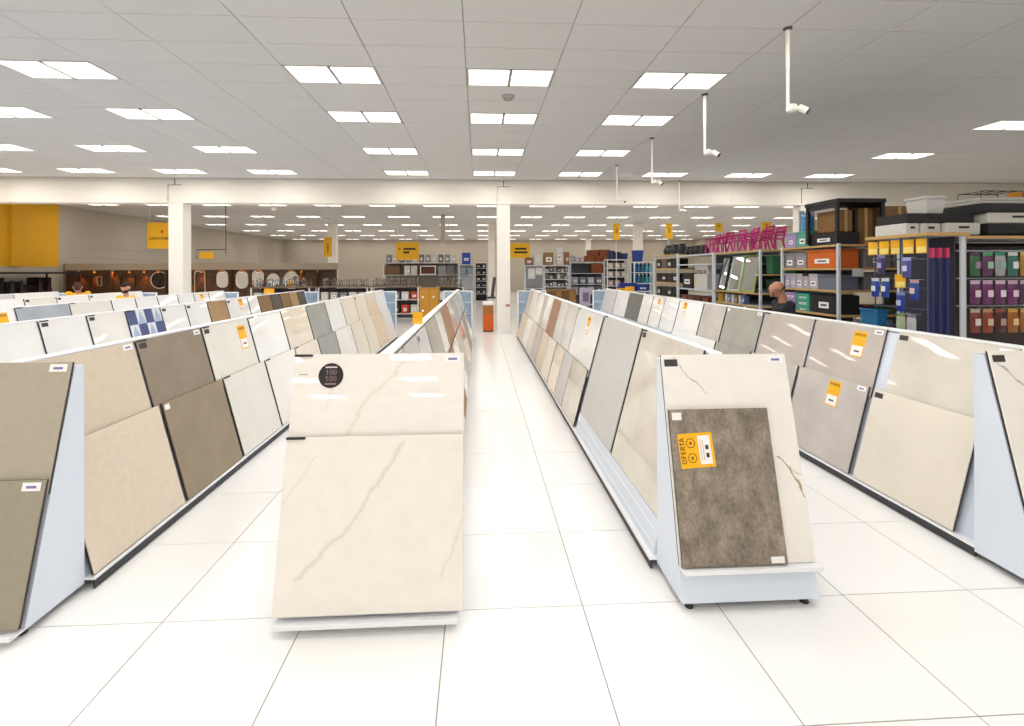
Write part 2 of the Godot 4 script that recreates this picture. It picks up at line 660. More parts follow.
func stand(xc: float, d0: float, d1: float, label: String, cap_half: float, ledge_y := 0.05) -> Node3D:
	var t := thing("tile_stand", label, "display stand", V(xc, 0, d0), "tile display stands")
	var ln := d1 - d0
	for s: float in [-1.0, 1.0]:
		# sloping face panel, 24 mm behind the tile plane
		var st := mb()
		var ff := face_frame(0.0, s)
		var up: Vector3 = ff[0]
		var n: Vector3 = ff[1]
		var p0: Vector3 = ff[2] - n * 0.027 - up * 0.02
		var p1: Vector3 = p0 + up * 1.37
		var o: Vector3 = -n * 0.02
		prism(st, [Vector2(p0.x, p0.y), Vector2(p1.x, p1.y), Vector2(p1.x + o.x, p1.y + o.y), Vector2(p0.x + o.x, p0.y + o.y)], 2, -ln, 0.0)
		part(t, "face_panel", st.commit(), M.stand)
		# uprights between the bays
		var k := 0.94
		while k < ln - 0.3:
			var u := mb()
			bx(u, ff[2] - n * 0.0255 + up * 0.66 + Vector3(0, 0, -k), Vector3(0.003, 1.32, 0.05), 0.0005, Basis(n, up, n.cross(up)))
			part(t, "upright", u.commit(), M.stand_white)
			k += 0.97
		# ledge: shelf with a lip
		var l := mb()
		var xb := s * (BASE_HALF + 0.042)
		prism(l, [Vector2(s * 0.30, 0.068), Vector2(xb, 0.068), Vector2(xb, 0.078), Vector2(s * 0.30, 0.078)], 2, -ln, 0.0)
		prism(l, [Vector2(xb, 0.078), Vector2(xb, 0.09), Vector2(xb - s * 0.006, 0.09), Vector2(xb - s * 0.006, 0.078)], 2, -ln, 0.0)
		part(t, "ledge", l.commit(), M.stand_white)
		part(t, "shade_strip", cbox(Vector3(0.012, 0.06, ln - 0.02)), M.gap_shade, Vector3(s * 0.447, 0.036, -ln / 2))  # dark strip standing in for the shade below the ledge
		var kf := 0.25
		while kf < ln:
			var ft := mb()
			lathe(ft, [Vector2(0.0, 0.0), Vector2(0.026, 0.0), Vector2(0.026, 0.012), Vector2(0.014, 0.018), Vector2(0.014, 0.05), Vector2(0.0, 0.05)], 8, Vector3(s * 0.36, 0, -kf))
			part(t, "foot", ft.commit(), M.rubber)
			kf += 1.94
	part(t, "bottom_plate", cbox(Vector3(0.62, 0.012, ln)), M.rubber, Vector3(0, 0.056, -ln / 2))
	part(t, "ridge_cap", cbox(Vector3(0.082, 0.03, ln), 0.008), M.stand_white, Vector3(0, 1.418, -ln / 2))
	# far end board, framed
	part(t, "end_board", cbox(Vector3(0.80, 1.27, 0.02)), M.board_blue, Vector3(0, 0.72, -ln - 0.02), Vector3.ZERO, "light blue end board")
	var fr := mb()
	for s: float in [-1.0, 1.0]:
		bx(fr, Vector3(s * 0.415, 0.71, -ln - 0.02), Vector3(0.035, 1.36, 0.04))
	bx(fr, Vector3(0, 1.375, -ln - 0.02), Vector3(0.8, 0.035, 0.04))
	bx(fr, Vector3(0, 0.09, -ln - 0.02), Vector3(0.8, 0.04, 0.04))
	for yy: float in [0.4, 0.72, 1.05]:
		bx(fr, Vector3(0, yy, -ln - 0.006), Vector3(0.8, 0.012, 0.012))
	part(t, "end_frame", fr.commit(), M.stand_white)
	for s: float in [-1.0, 1.0]:
		var ft := mb()
		lathe(ft, [Vector2(0.0, 0.0), Vector2(0.026, 0.0), Vector2(0.026, 0.012), Vector2(0.014, 0.018), Vector2(0.014, 0.05), Vector2(0.0, 0.05)], 8, Vector3(s * 0.36, 0, -ln - 0.02))
		part(t, "foot", ft.commit(), M.rubber)
	# near end: closing panel and the wedge that carries the end slabs
	var e := mb()
	prism(e, [Vector2(-cap_half, 0.05), Vector2(cap_half, 0.05), Vector2(cap_half, 1.405), Vector2(-cap_half, 1.405)], 2, 0.0, 0.018)
	part(t, "end_panel", e.commit(), M.stand)
	var zt := d0 - W_TOP_D - 0.024
	var zb := d0 - W_BOT_D - 0.024
	for s: float in [-1.0, 1.0]:
		var w := mb()
		prism(w, [Vector2(0.018, 0.05), Vector2(zb, 0.05), Vector2(zt, 1.405), Vector2(0.018, 1.405)], 0, s * cap_half, s * (cap_half - 0.02))
		part(t, "wedge_side", w.commit(), M.stand)
		var ft := mb()
		lathe(ft, [Vector2(0.0, 0.0), Vector2(0.026, 0.0), Vector2(0.026, 0.012), Vector2(0.014, 0.018), Vector2(0.014, 0.05), Vector2(0.0, 0.05)], 8, Vector3(s * (cap_half - 0.06), 0, zb - 0.05))
		part(t, "foot", ft.commit(), M.rubber)
	var wf := mb()
	prism(wf, [Vector2(zb - 0.012, 0.05), Vector2(zb, 0.05), Vector2(zt, 1.405), Vector2(zt - 0.012, 1.405)], 0, -cap_half + 0.02, cap_half - 0.02)
	part(t, "wedge_front", wf.commit(), M.stand)
	var wl := mb()
	var zl := lerpf(zb, zt, (ledge_y - 0.05) / 1.355)
	prism(wl, [Vector2(zl, ledge_y), Vector2(zl + 0.085, ledge_y), Vector2(zl + 0.085, ledge_y + 0.01), Vector2(zl, ledge_y + 0.01)], 0, -cap_half, cap_half)
	prism(wl, [Vector2(zl + 0.078, ledge_y + 0.01), Vector2(zl + 0.085, ledge_y + 0.01), Vector2(zl + 0.085, ledge_y + 0.025), Vector2(zl + 0.078, ledge_y + 0.025)], 0, -cap_half, cap_half)
	part(t, "wedge_ledge", wl.commit(), M.stand_white)
	return t


# one sample slab: tile face on a dark-edged backing board, with its tags
# frame: origin at the middle of the slab's lower front edge, x to the right as seen, y up the slope, z out
func slab(label: String, group: String, frame: Transform3D, w: float, h: float, m: Material, extras := {}) -> Node3D:
	var t := thing("porcelain_tile", label, "tile", frame.origin, group)
	t.transform.basis = frame.basis
	part(t, "tile_face", cbox(Vector3(w, h, 0.009), 0.0015), m, Vector3(0, h / 2, -0.0045))
	part(t, "backing_board", cbox(Vector3(w, h, 0.013), 0.001), M.dark_edge, Vector3(0, h / 2, -0.0155))
	var z := 0.001
	if extras.has("dark"):
		part(t, "code_label", cbox(Vector3(0.085, 0.045, 0.002)), M.label_dark, Vector3(-w / 2 + 0.06, h - 0.05, z))
	if extras.has("hook"):
		part(t, "hook_clip", cbox(Vector3(0.11, 0.014, 0.012)), M.black, Vector3(-w / 2 + 0.055, h - 0.006, z + 0.004))
	if extras.has("white"):
		var l := part(t, "price_label", cbox(Vector3(0.1, 0.045, 0.002)), M.label_white, Vector3(w / 2 - 0.07, h - 0.035, z))
		part(l, "price_print", cbox(Vector3(0.055, 0.014, 0.001)), M.label_blue, Vector3(0, -0.002, 0.0012))
	if extras.has("corner"):
		part(t, "corner_label", cbox(Vector3(0.06, 0.045, 0.002)), M.label_white, Vector3(-w / 2 + 0.045, h - 0.04, z))
	if extras.has("offer"):
		var o: Vector3 = extras.offer
		offer_tag(t, Vector3(o.x, o.y, z), o.z)
	return t


# yellow offer card with a white price field below; size is its width
func offer_tag(t: Node3D, at: Vector3, w: float) -> void:
	var c := part(t, "offer_card", cbox(Vector3(w, w * 1.6, 0.002)), M.offer, at)
	part(c, "price_field", cbox(Vector3(w * 0.86, w * 0.62, 0.001)), M.label_white, Vector3(0, -w * 0.42, 0.0014))
	part(c, "offer_word", text_mesh("OFERTA", w * 0.24), M.offer_print, Vector3(0, w * 0.58, 0.0015))
	part(c, "price_print", cbox(Vector3(w * 0.4, w * 0.1, 0.0006)), M.label_dark, Vector3(0, -w * 0.45, 0.0022))


func side_slab(xc: float, s: float, d0: float, d1: float, tier: String, key, label: String, group: String, extras := {}) -> void:
	var ff := face_frame(xc, s)
	var up: Vector3 = ff[0]
	var n: Vector3 = ff[1]
	var y0 := 0.03
	var y1 := 0.885
	var off := 0.0245
	if tier == "u":
		y0 = 0.80
		y1 = 1.42
		off = 0.0
	elif tier == "t":
		y0 = 0.29
		y1 = 1.44
		off = 0.002
	elif tier == "l2":
		y1 = 0.76
	elif tier == "u2":
		y0 = 0.68
		y1 = 1.42
		off = 0.0
	var ly := up.y
	var y_to_len := func(y: float) -> float: return (y - FACE_Y0) / ly
	var a: float = y_to_len.call(y0)
	var b: float = y_to_len.call(y1)
	if tier.begins_with("l"):
		a = -0.016
	var org: Vector3 = ff[2] + n * off + up * a + Vector3(0, 0, -(d0 + d1) / 2)
	var m: Material = slab_mat(key) if key is String else key
	slab(label, group, Transform3D(Basis(up.cross(n), up, n), org), d1 - d0, b - a, m, extras)


func end_slab(xa: float, xb: float, y0: float, y1: float, off: float, m: Material, label: String, group: String, extras := {}) -> Node3D:
	var up := Vector3(0, W_TOP_Y - 0.05, -(W_TOP_D - W_BOT_D)).normalized()
	var n := Vector3(0, -up.z, up.y)
	var a := (y0 - 0.05) / up.y
	var b := (y1 - 0.05) / up.y
	var org := Vector3((xa + xb) / 2, 0.05, -W_BOT_D) + n * off + up * a
	return slab(label, group, Transform3D(Basis(Vector3.RIGHT, up, n), org), xb - xa, b - a, m, extras)


const ORD := ["first", "second", "third", "fourth", "fifth", "sixth", "seventh", "eighth", "ninth", "tenth", "eleventh", "twelfth", "thirteenth", "fourteenth", "fifteenth", "sixteenth"]


# list entries: [d0, d1, tier, finish, extras]
func fill_face(xc: float, s: float, where: String, list: Array) -> void:
	var n := {"u": 0, "l": 0}
	for e in list:
		var tier: String = "l" if e[2].begins_with("l") else "u"
		var ordn: String = ORD[n[tier]]
		n[tier] += 1
		var kind: String = SLAB[e[3]][6] if e[3] is String and SLAB.has(e[3]) else "patterned"
		var what := "full height" if e[2] == "t" else ("upper" if tier == "u" else "lower")
		var label := "%s %s slab, %s from the front, %s" % [kind, what, ordn, where]
		var ex: Dictionary = e[4] if e.size() > 4 else {}
		if ex.has("label"):
			label = ex.label
		var m = e[3]
		if e[3] is String and M.has(e[3]):
			m = M[e[3]]
		side_slab(xc, s, e[0], e[1], e[2], m, label, "slabs on the %s" % where, ex)


func build_stands() -> void:
	var B := -0.62
	var A := -2.85
	var C := 1.58
	var D := 3.85
	var E := -5.10
	var F := -7.38
	var G := -9.66
	var H := -11.94
	var stand_c := stand(C, 3.12, 14.3, "tile stand right of the centre aisle, dark grey slab on its end", 0.41, 0.235)
	stand(B, 3.16, 14.3, "tile stand left of the centre aisle, round black sticker on its end", 0.50)
	stand(A, 3.12, 14.3, "tile stand with brown slabs, beside the round black sticker stand", 0.40)
	stand(D, 3.12, 14.3, "rightmost tile stand, next to the storage shelves", 0.47)
	stand(E, 3.12, 14.3, "tile stand carrying the blue checkered tile", 0.42)
	stand(F, 5.2, 14.3, "tile stand directly behind the blue checkered tile's stand", 0.42)
	stand(G, 7.2, 14.3, "tile stand in front of the bearded man, second from the far left", 0.42)
	stand(H, 9.0, 14.3, "leftmost tile stand, farthest from the centre aisle", 0.42)
	# printed checker tile
	M.checker = mat(Color.WHITE, 0.3, 0.0, checker_tex())
	var dk := {"dark": 1}
	var wt := {"white": 1}
	var dh := {"dark": 1, "hook": 1}
	# ---- stand A, right face
	var wa := "stand left of the round sticker"
	fill_face(A, 1.0, wa, [
		[3.14, 4.02, "u", "sand", wt], [4.06, 4.95, "u", "taupe", {"dark": 1, "white": 1, "hook": 1}], [4.99, 5.92, "u", "bone", {"dark": 1, "hook": 1, "offer": Vector3(0.27, 0.44, 0.17)}],
		[5.97, 6.88, "u", "white", {"hook": 1}], [6.93, 7.86, "u", "peach", {"white": 1}], [7.91, 8.82, "u", "grey", {"hook": 1}], [8.87, 9.80, "u", "white", wt], [9.85, 10.84, "u", "cream"],
		[10.89, 11.88, "u", "cream", dk], [11.93, 12.95, "u", "peach"], [13.0, 14.2, "u", "white"],
		[3.14, 4.07, "l", "sand2"], [4.12, 5.03, "l", "taupe2", {"corner": 1}], [5.08, 6.0, "l", "bone", {"hook": 1}], [6.05, 6.96, "l", "warm", {"hook": 1}], [7.0, 7.92, "l", "peach", {"hook": 1}],
		[7.97, 8.89, "l", "grey"], [8.93, 9.94, "l", "bone"], [9.99, 10.93, "l", "cream"], [10.98, 11.95, "l", "cream"], [12.0, 13.0, "l", "peach"], [13.05, 14.2, "l", "white"]])
	end_slab(A - 0.42, A + 0.40, 0.72, 1.44, 0.0, slab_mat("khaki"), "matte khaki upper slab on the end of the leftmost near stand", "end slabs", wt)
	end_slab(A - 0.42, A + 0.40, 0.075, 0.80, 0.0245, slab_mat("khaki2"), "matte khaki lower slab on the end of the leftmost near stand", "end slabs", wt)
	# ---- stand C, left face
	var wc := "stand behind the dark end slab"
	fill_face(C, -1.0, wc, [
		[3.18, 4.36, "t", "beige", {"dark": 1, "hook": 1}], [4.42, 5.68, "t", "ltgrey", {"hook": 1}], [5.80, 7.18, "u2", "white", {"hook": 1, "offer": Vector3(0.1, 0.58, 0.15)}], [7.23, 7.93, "u2", "warm"], [7.97, 8.70, "u2", "white"], [8.74, 9.60, "u2", "wood"],
		[9.65, 10.36, "u2", "white"], [10.40, 10.89, "u2", "greige"], [10.93, 12.05, "u2", "warm"], [12.09, 13.1, "u2", "cream"], [13.15, 14.2, "u2", "greige"],
		[5.80, 6.62, "l2", "beige"], [6.66, 7.26, "l2", "ltgrey"], [7.30, 8.02, "l2", "peach"], [8.10, 8.86, "l2", "cream"], [8.90, 9.76, "l2", "sand2"], [9.82, 10.66, "l2", "greige"], [10.7, 11.56, "l2", "cream"], [11.6, 12.76, "l2", "warm"], [12.8, 14.2, "l2", "sand2"]])
	# low white plinth under the two tall slabs
	var ff := face_frame(C, -1.0)
	var ps := mb()
	var q0: Vector3 = Vector3(ff[2].x - C, ff[2].y, -0.03) - ff[0] * 0.03
	var q1: Vector3 = q0 + ff[0] * 0.22
	var qn: Vector3 = ff[1]
	prism(ps, [Vector2(q0.x, q0.y), Vector2(q1.x, q1.y), Vector2(q1.x, q1.y) - Vector2(qn.x, qn.y) * 0.025, Vector2(q0.x, q0.y) - Vector2(qn.x, qn.y) * 0.025], 2, -2.6, -0.04)
	var pl := part(stand_c, "plinth", ps.commit(), M.stand, Vector3.ZERO, Vector3.ZERO, "white sloping plinth under two tall slabs")
	for k: float in [0.06, 0.15]:
		var rb := mb()
		bx(rb, q0 + ff[0] * k + qn * 0.003 + Vector3(0, 0, -1.29), Vector3(0.006, 0.01, 2.54), 0.001, Basis(qn, ff[0], qn.cross(ff[0])))
		part(pl, "rib", rb.commit(), M.stand_white)
	# end slabs of C
	M.marble_c = mat(Color.WHITE, 0.22, 0.0, vein_tex("vein_c", rgb(240, 236, 229), rgb(150, 118, 78), [[[Vector2(0.1, 0.02), Vector2(0.22, 0.12), Vector2(0.34, 0.2)], 0.006, 0.5], [[Vector2(0.82, 0.52), Vector2(0.9, 0.57), Vector2(0.96, 0.63), Vector2(1.0, 0.7)], 0.008, 1.0], [[Vector2(0.9, 0.57), Vector2(0.99, 0.6)], 0.005, 0.5]], 5))
	end_slab(1.165, 1.985, 0.25, 1.435, 0.0, M.marble_c, "white marble slab with a brown vein behind the dark grey slab", "end slabs", {"dark": 1, "white": 1})
	M.concrete = mat(rgb(166, 153, 137), 0.45, 0.0, concrete_tex(), 0.0)
	var dkslab := end_slab(1.175, 1.803, 0.252, 1.108, 0.0245, M.concrete, "mottled dark grey slab with a sideways yellow offer card", "end slabs", {"corner": 1})
	big_card(dkslab)
	part(dkslab, "foot_label", cbox(Vector3(0.08, 0.035, 0.002)), M.label_white, Vector3(0.255, 0.025, 0.001))
	# end slabs of B
	M.marble_b1 = mat(Color.WHITE, 0.012, 0.0, vein_tex("vein_b1", rgb(239, 234, 226), rgb(214, 209, 196), [[[Vector2(0.66, 0.0), Vector2(0.6, 0.2), Vector2(0.45, 0.42), Vector2(0.36, 0.7), Vector2(0.3, 1.0)], 0.02, 0.55], [[Vector2(0.24, 0.3), Vector2(0.18, 0.6)], 0.015, 0.3]], 15))
	M.marble_b2 = mat(Color.WHITE, 0.08, 0.0, vein_tex("vein_b2", rgb(238, 232, 223), rgb(206, 201, 186), [[[Vector2(0.66, 0.04), Vector2(0.6, 0.16), Vector2(0.5, 0.3), Vector2(0.42, 0.46), Vector2(0.28, 0.62), Vector2(0.12, 0.8)], 0.022, 0.6], [[Vector2(0.16, 0.12), Vector2(0.06, 0.3), Vector2(0.0, 0.38)], 0.01, 0.35], [[Vector2(1.0, 0.5), Vector2(0.95, 0.62), Vector2(0.88, 0.8)], 0.014, 0.45]], 25))
	var up_b := end_slab(-1.135, -0.095, 0.9, 1.465, 0.0, M.marble_b1, "glossy cream marble upper slab with the round black sticker", "end slabs", {"hook": 1, "white": 1})
	part(up_b, "code_print", cbox(Vector3(0.05, 0.006, 0.001)), flat(150, 146, 140), Vector3(-0.46, 0.46, 0.0008))
	round_sticker(up_b, Vector3(-0.293, 0.452, 0.0015))
	end_slab(-1.135, -0.095, 0.085, 0.995, 0.0245, M.marble_b2, "cream marble lower slab with a long diagonal vein", "end slabs", {"hook": 1})
	# ---- stand B, right face (seen edge on along the aisle)
	fill_face(B, 1.0, "narrow view beside the aisle pillar", [
		[3.2, 3.52, "u", "greige"], [3.57, 4.22, "u", "ltgrey"], [4.28, 4.95, "u", "white", dk], [5.02, 6.12, "u", "olive"], [6.18, 6.9, "u", "white"], [6.95, 8.42, "u", "wood", wt], [8.48, 9.4, "u", "white"], [9.45, 10.35, "u", "bluegrey"], [10.4, 11.6, "u", "greige"], [11.65, 12.95, "u", "white"], [13.0, 14.2, "u", "ltgrey"],
		[3.2, 4.1, "l", "warm", {"hook": 1}], [4.15, 5.1, "l", "white"], [5.15, 6.1, "l", "cream"], [6.15, 7.1, "l", "wood"], [7.15, 8.1, "l", "white"], [8.15, 9.4, "l", "greige"], [9.45, 11.0, "l", "warm"], [11.05, 12.6, "l", "grey"], [12.65, 14.2, "l", "warm"]])
	# ---- stand D, left face
	var wd := "rightmost stand"
	fill_face(D, -1.0, wd, [
		[3.18, 4.14, "u", "beige", {"dark": 1, "white": 1}], [4.28, 5.19, "u", "rosegrey", {"white": 1, "offer": Vector3(0.18, 0.46, 0.16)}], [5.24, 6.16, "u", "rosegrey", {"hook": 1}], [6.21, 7.12, "u", "olive", {"corner": 1, "white": 1}], [7.17, 7.87, "u", "greige"], [7.92, 8.84, "u", "white", {"offer": Vector3(-0.2, 0.5, 0.14)}],
		[8.89, 9.55, "u", "white"], [9.59, 10.2, "u", "warm", {"offer": Vector3(0.05, 0.5, 0.13)}], [10.25, 10.86, "u", "warm"], [10.9, 11.84, "u", "dark"], [11.88, 12.92, "u", "white"], [12.97, 14.2, "u", "ltgrey"],
		[3.3, 4.22, "l", "cream", {"dark": 1}], [4.29, 5.24, "l", "greige", {"white": 1, "offer": Vector3(0.08, 0.66, 0.16)}], [5.29, 6.2, "l", "greige"], [6.25, 7.15, "l", "olive"], [7.2, 8.8, "l", "white"]])
	M.marble_d = mat(Color.WHITE, 0.18, 0.0, vein_tex("vein_d", rgb(244, 240, 233), rgb(150, 140, 135), [[[Vector2(0.05, 0.06), Vector2(0.2, 0.16), Vector2(0.4, 0.34)], 0.007, 0.7], [[Vector2(0.2, 0.5), Vector2(0.6, 0.62)], 0.006, 0.4]], 45))
	end_slab(3.385, 4.32, 0.085, 1.435, 0.0, M.marble_d, "veined white marble slab on the rightmost stand's end", "end slabs", {"dark": 1})
	# ---- stand E, right face (only its upper slabs show)
	fill_face(E, 1.0, "stand of the blue checkered tile", [
		[4.3, 5.02, "u", "white", dk], [5.06, 5.74, "u", "white", dk], [5.78, 6.42, "u", "white", {"dark": 1, "hook": 1}], [6.46, 7.1, "u", "warm", {"dark": 1, "hook": 1}], [7.14, 7.85, "u", "checker", {"hook": 1, "label": "blue and white checkered tile slab on the stand behind"}], [7.89, 8.5, "u", "white", dk], [8.54, 9.16, "u", "white", dk], [9.2, 9.83, "u", "tan", {"hook": 1}],
		[9.87, 10.7, "u", "white", {"dark": 1, "offer": Vector3(0.12, 0.5, 0.16)}], [10.76, 11.2, "u", "white"], [11.24, 11.86, "u", "brown"], [11.9, 12.42, "u", "umber"], [12.46, 13.0, "u", "brown"], [13.04, 13.56, "u", "tan"], [13.6, 14.15, "u", "umber"],
		[4.3, 5.4, "l", "white"], [5.45, 6.5, "l", "white"], [6.55, 7.6, "l", "warm"]])
	fill_face(F, 1.0, "second stand beyond the checkered tile", [
		[6.2, 7.08, "u", "white"], [7.12, 7.95, "u", "white", {"offer": Vector3(0.2, 0.42, 0.2)}], [7.99, 8.96, "u", "bluegrey", {"hook": 1}], [9.0, 9.94, "u", "bone", {"hook": 1}], [9.99, 10.62, "u", "white"], [10.66, 11.32, "u", "white"], [11.36, 12.05, "u", "white"], [12.09, 12.72, "u", "white"], [12.76, 13.4, "u", "warm", {"offer": Vector3(0.0, 0.5, 0.14)}], [13.44, 14.2, "u", "white"]])
	fill_face(G, 1.0, "third stand beyond the checkered tile", [
		[8.3, 9.5, "u", "white"], [9.55, 10.64, "u", "white"], [10.68, 11.42, "u", "bone", dk], [11.46, 12.33, "u", "white", dk], [12.37, 13.52, "u", "white", dk], [13.56, 14.2, "u", "white"]])
	fill_face(H, 1.0, "farthest left stand", [
		[10.0, 11.0, "u", "bone"], [11.04, 11.9, "u", "bluegrey"], [11.94, 12.9, "u", "ltgrey"], [12.94, 14.2, "u", "white"]])
	# small yellow flags standing on ridges
	for a in [[B, 4.9, "yellow price flag on the ridge of the round sticker stand"], [D, 12.1, "yellow price flag on the rightmost stand's ridge"], [E, 12.0, "yellow price flag on the checkered tile stand's ridge"]]:
		var fl := thing("price_flag", a[2], "price flag", V(a[0], 1.4345, a[1]), "yellow price flags")
		part(fl, "clip_foot", cbox(Vector3(0.06, 0.012, 0.05)), M.stand_white, Vector3(0, 0.006, 0))
		var fm := mb()
		var w := 0.1 if a[0] == B else 0.24
		for k in 5:
			var a0 := -0.02 * sin(k * 0.7)
			var a1 := -0.02 * sin((k + 1) * 0.7)
			var y0 := 0.012 + k * 0.024
			prism(fm, [Vector2(a0, y0), Vector2(a1, y0 + 0.024), Vector2(a1 + 0.004, y0 + 0.024), Vector2(a0 + 0.004, y0)], 0, -w / 2, w / 2)
		part(fl, "card", fm.commit(), M.offer)


func checker_tex() -> Texture2D:
	var s := 192
	var im := Image.create(s, s, false, Image.FORMAT_RGB8)
	im.fill(rgb(226, 228, 232))
	var cell := s / 4
	for j in 3:
		for i in 4:
			var y0 := j * s / 3
			var ch := s / 3
			if (i + j) % 2 == 0:
				im.fill_rect(Rect2i(i * cell, y0, cell, ch), rgb(72, 84, 132))
			else:
				for y in ch:
					var half := int(cell * 0.5 * y / ch)
					im.fill_rect(Rect2i(i * cell + cell / 2 - half, y0 + y, maxi(1, half * 2), 1), rgb(168, 186, 214))
	return ImageTexture.create_from_image(im)


func concrete_tex() -> Texture2D:
	var a := FastNoiseLite.new()
	a.seed = 77
	a.frequency = 0.012
	a.fractal_octaves = 5
	var b := FastNoiseLite.new()
	b.seed = 78
	b.frequency = 0.08
	b.fractal_octaves = 4
	var s := 320
	var im := Image.create(s, s, false, Image.FORMAT_RGB8)
	for y in s:
		for x in s:
			var v := 0.83 + 0.2 * a.get_noise_2d(x, y) + 0.11 * b.get_noise_2d(x, y)
			var k := b.get_noise_2d(x * 0.5 + 300, y * 0.35)
			if k > 0.33:
				v += 0.05
			elif k < -0.36:
				v -= 0.07
			v = clampf(v, 0.45, 1.0)
			im.set_pixel(x, y, Color(v, v * 0.995, v * 0.985))
	return ImageTexture.create_from_image(im)


# the sideways yellow offer card on the dark slab
func big_card(t: Node3D) -> void:
	var c := part(t, "offer_card", cbox(Vector3(0.215, 0.2, 0.002)), M.offer, Vector3(-0.165, 0.64, 0.0012), Vector3(0, 0, 0.05))
	part(c, "price_field", cbox(Vector3(0.075, 0.165, 0.001)), M.label_white, Vector3(0.052, 0.0, 0.0014))
	part(c, "offer_word", text_mesh("OFERTA", 0.042), M.offer_print, Vector3(-0.085, 0.0, 0.0016), Vector3(0, 0, PI / 2))
	for s: float in [-1.0, 1.0]:
		var st := mb()
		lathe(st, [Vector2(0.026, 0.0), Vector2(0.031, 0.0), Vector2(0.031, 0.0008), Vector2(0.026, 0.0008)], 6)
		part(c, "hexagon", st.commit(), M.offer_print, Vector3(-0.032, s * 0.043, 0.0011), Vector3(PI / 2, 0, 0))
		part(c, "hexagon_print", cbox(Vector3(0.014, 0.016, 0.0006)), M.offer_print, Vector3(-0.032, s * 0.043, 0.0014))
	for k in 2:
		part(c, "price_print", cbox(Vector3(0.02, 0.026, 0.0006)), M.label_dark, Vector3(0.066, 0.014 - 0.046 * k, 0.0021))
	for k in 2:
		part(c, "fine_print", cbox(Vector3(0.004, 0.12, 0.0005)), flat(214, 160, 120), Vector3(0.028 + 0.014 * k, 0, 0.0021))


func round_sticker(t: Node3D, at: Vector3) -> void:
	var st := mb()
	lathe(st, [Vector2(0.0, 0.0), Vector2(0.075, 0.0), Vector2(0.075, 0.002), Vector2(0.0, 0.002)], 40)
	var c := part(t, "round_sticker", st.commit(), mat(rgb(26, 12, 14), 0.5), at, Vector3(PI / 2, 0, 0), "round blackish brown sticker")
	var inv := Vector3(-PI / 2, 0, 0)
	part(c, "top_line", cbox(Vector3(0.07, 0.008, 0.0006)), flat(226, 214, 212), Vector3(0, 0.0024, -0.05), inv)
	part(c, "bottom_line", cbox(Vector3(0.07, 0.008, 0.0006)), flat(150, 132, 132), Vector3(0, 0.0024, 0.05), inv)
	for k: float in [-1.0, 1.0]:
		part(c, "number", text_mesh("100", 0.044), flat(112, 92, 92), Vector3(0, 0.0024, k * 0.019), inv)


# ------------------------------------------------------------------ storage shelves at right
const FX := 5.45
const BOARDS := [0.14, 0.52, 0.9, 1.28, 1.66, 2.0, 2.36]


# shelf bay: corners x0..x1, d0..d1; posts at the four corners, boards at the given heights, open sides
func shelf_bay(label: String, x0: float, x1: float, d0: float, d1: float, heights: Array, back: String, edge: Material, group := "storage shelves at right") -> Node3D:
	var t := thing("shelving_unit", label, "shelf", V((x0 + x1) / 2, 0, (d0 + d1) / 2), group)
	var w := x1 - x0
	var l := d1 - d0
	var top: float = heights[-1]
	for sx: float in [-1.0, 1.0]:
		for sd: float in [-1.0, 1.0]:
			var p := mb()
			bx(p, Vector3(0, top / 2 + 0.01, 0), Vector3(0.045, top + 0.02, 0.045))
			var y := 0.2
			while y < top:
				for f: float in [-1.0, 1.0]:
					bx(p, Vector3(f * 0.012, y, 0.0228), Vector3(0.006, 0.025, 0.002), 0.0)
				y += 0.1
			part(t, "post", fr_mesh("post_%.3f" % top, p), M.shelf, Vector3(sx * (w / 2 - 0.0225), 0, sd * (l / 2 - 0.0225)))
	for h in heights:
		var b := part(t, "shelf_board", cbox(Vector3(w - 0.01, 0.022, l - 0.01)), M.shelf, Vector3(0, h - 0.011, 0))
		part(b, "front_edge", cbox(Vector3(0.012, 0.034, l - 0.1)), edge, Vector3(-w / 2 - 0.001, 0, 0))
		part(b, "side_edge", cbox(Vector3(w - 0.1, 0.034, 0.012)), edge, Vector3(0, 0, l / 2 + 0.001))
	if back == "x":
		part(t, "back_panel", cbox(Vector3(0.012, top - 0.16, l - 0.1)), M.shelf_back, Vector3(w / 2 - 0.04, top / 2 + 0.05, 0))
	elif back == "d":
		part(t, "back_panel", cbox(Vector3(w - 0.1, top - 0.16, 0.012)), M.shelf_back, Vector3(0, top / 2 + 0.05, -l / 2 + 0.04))
	return t


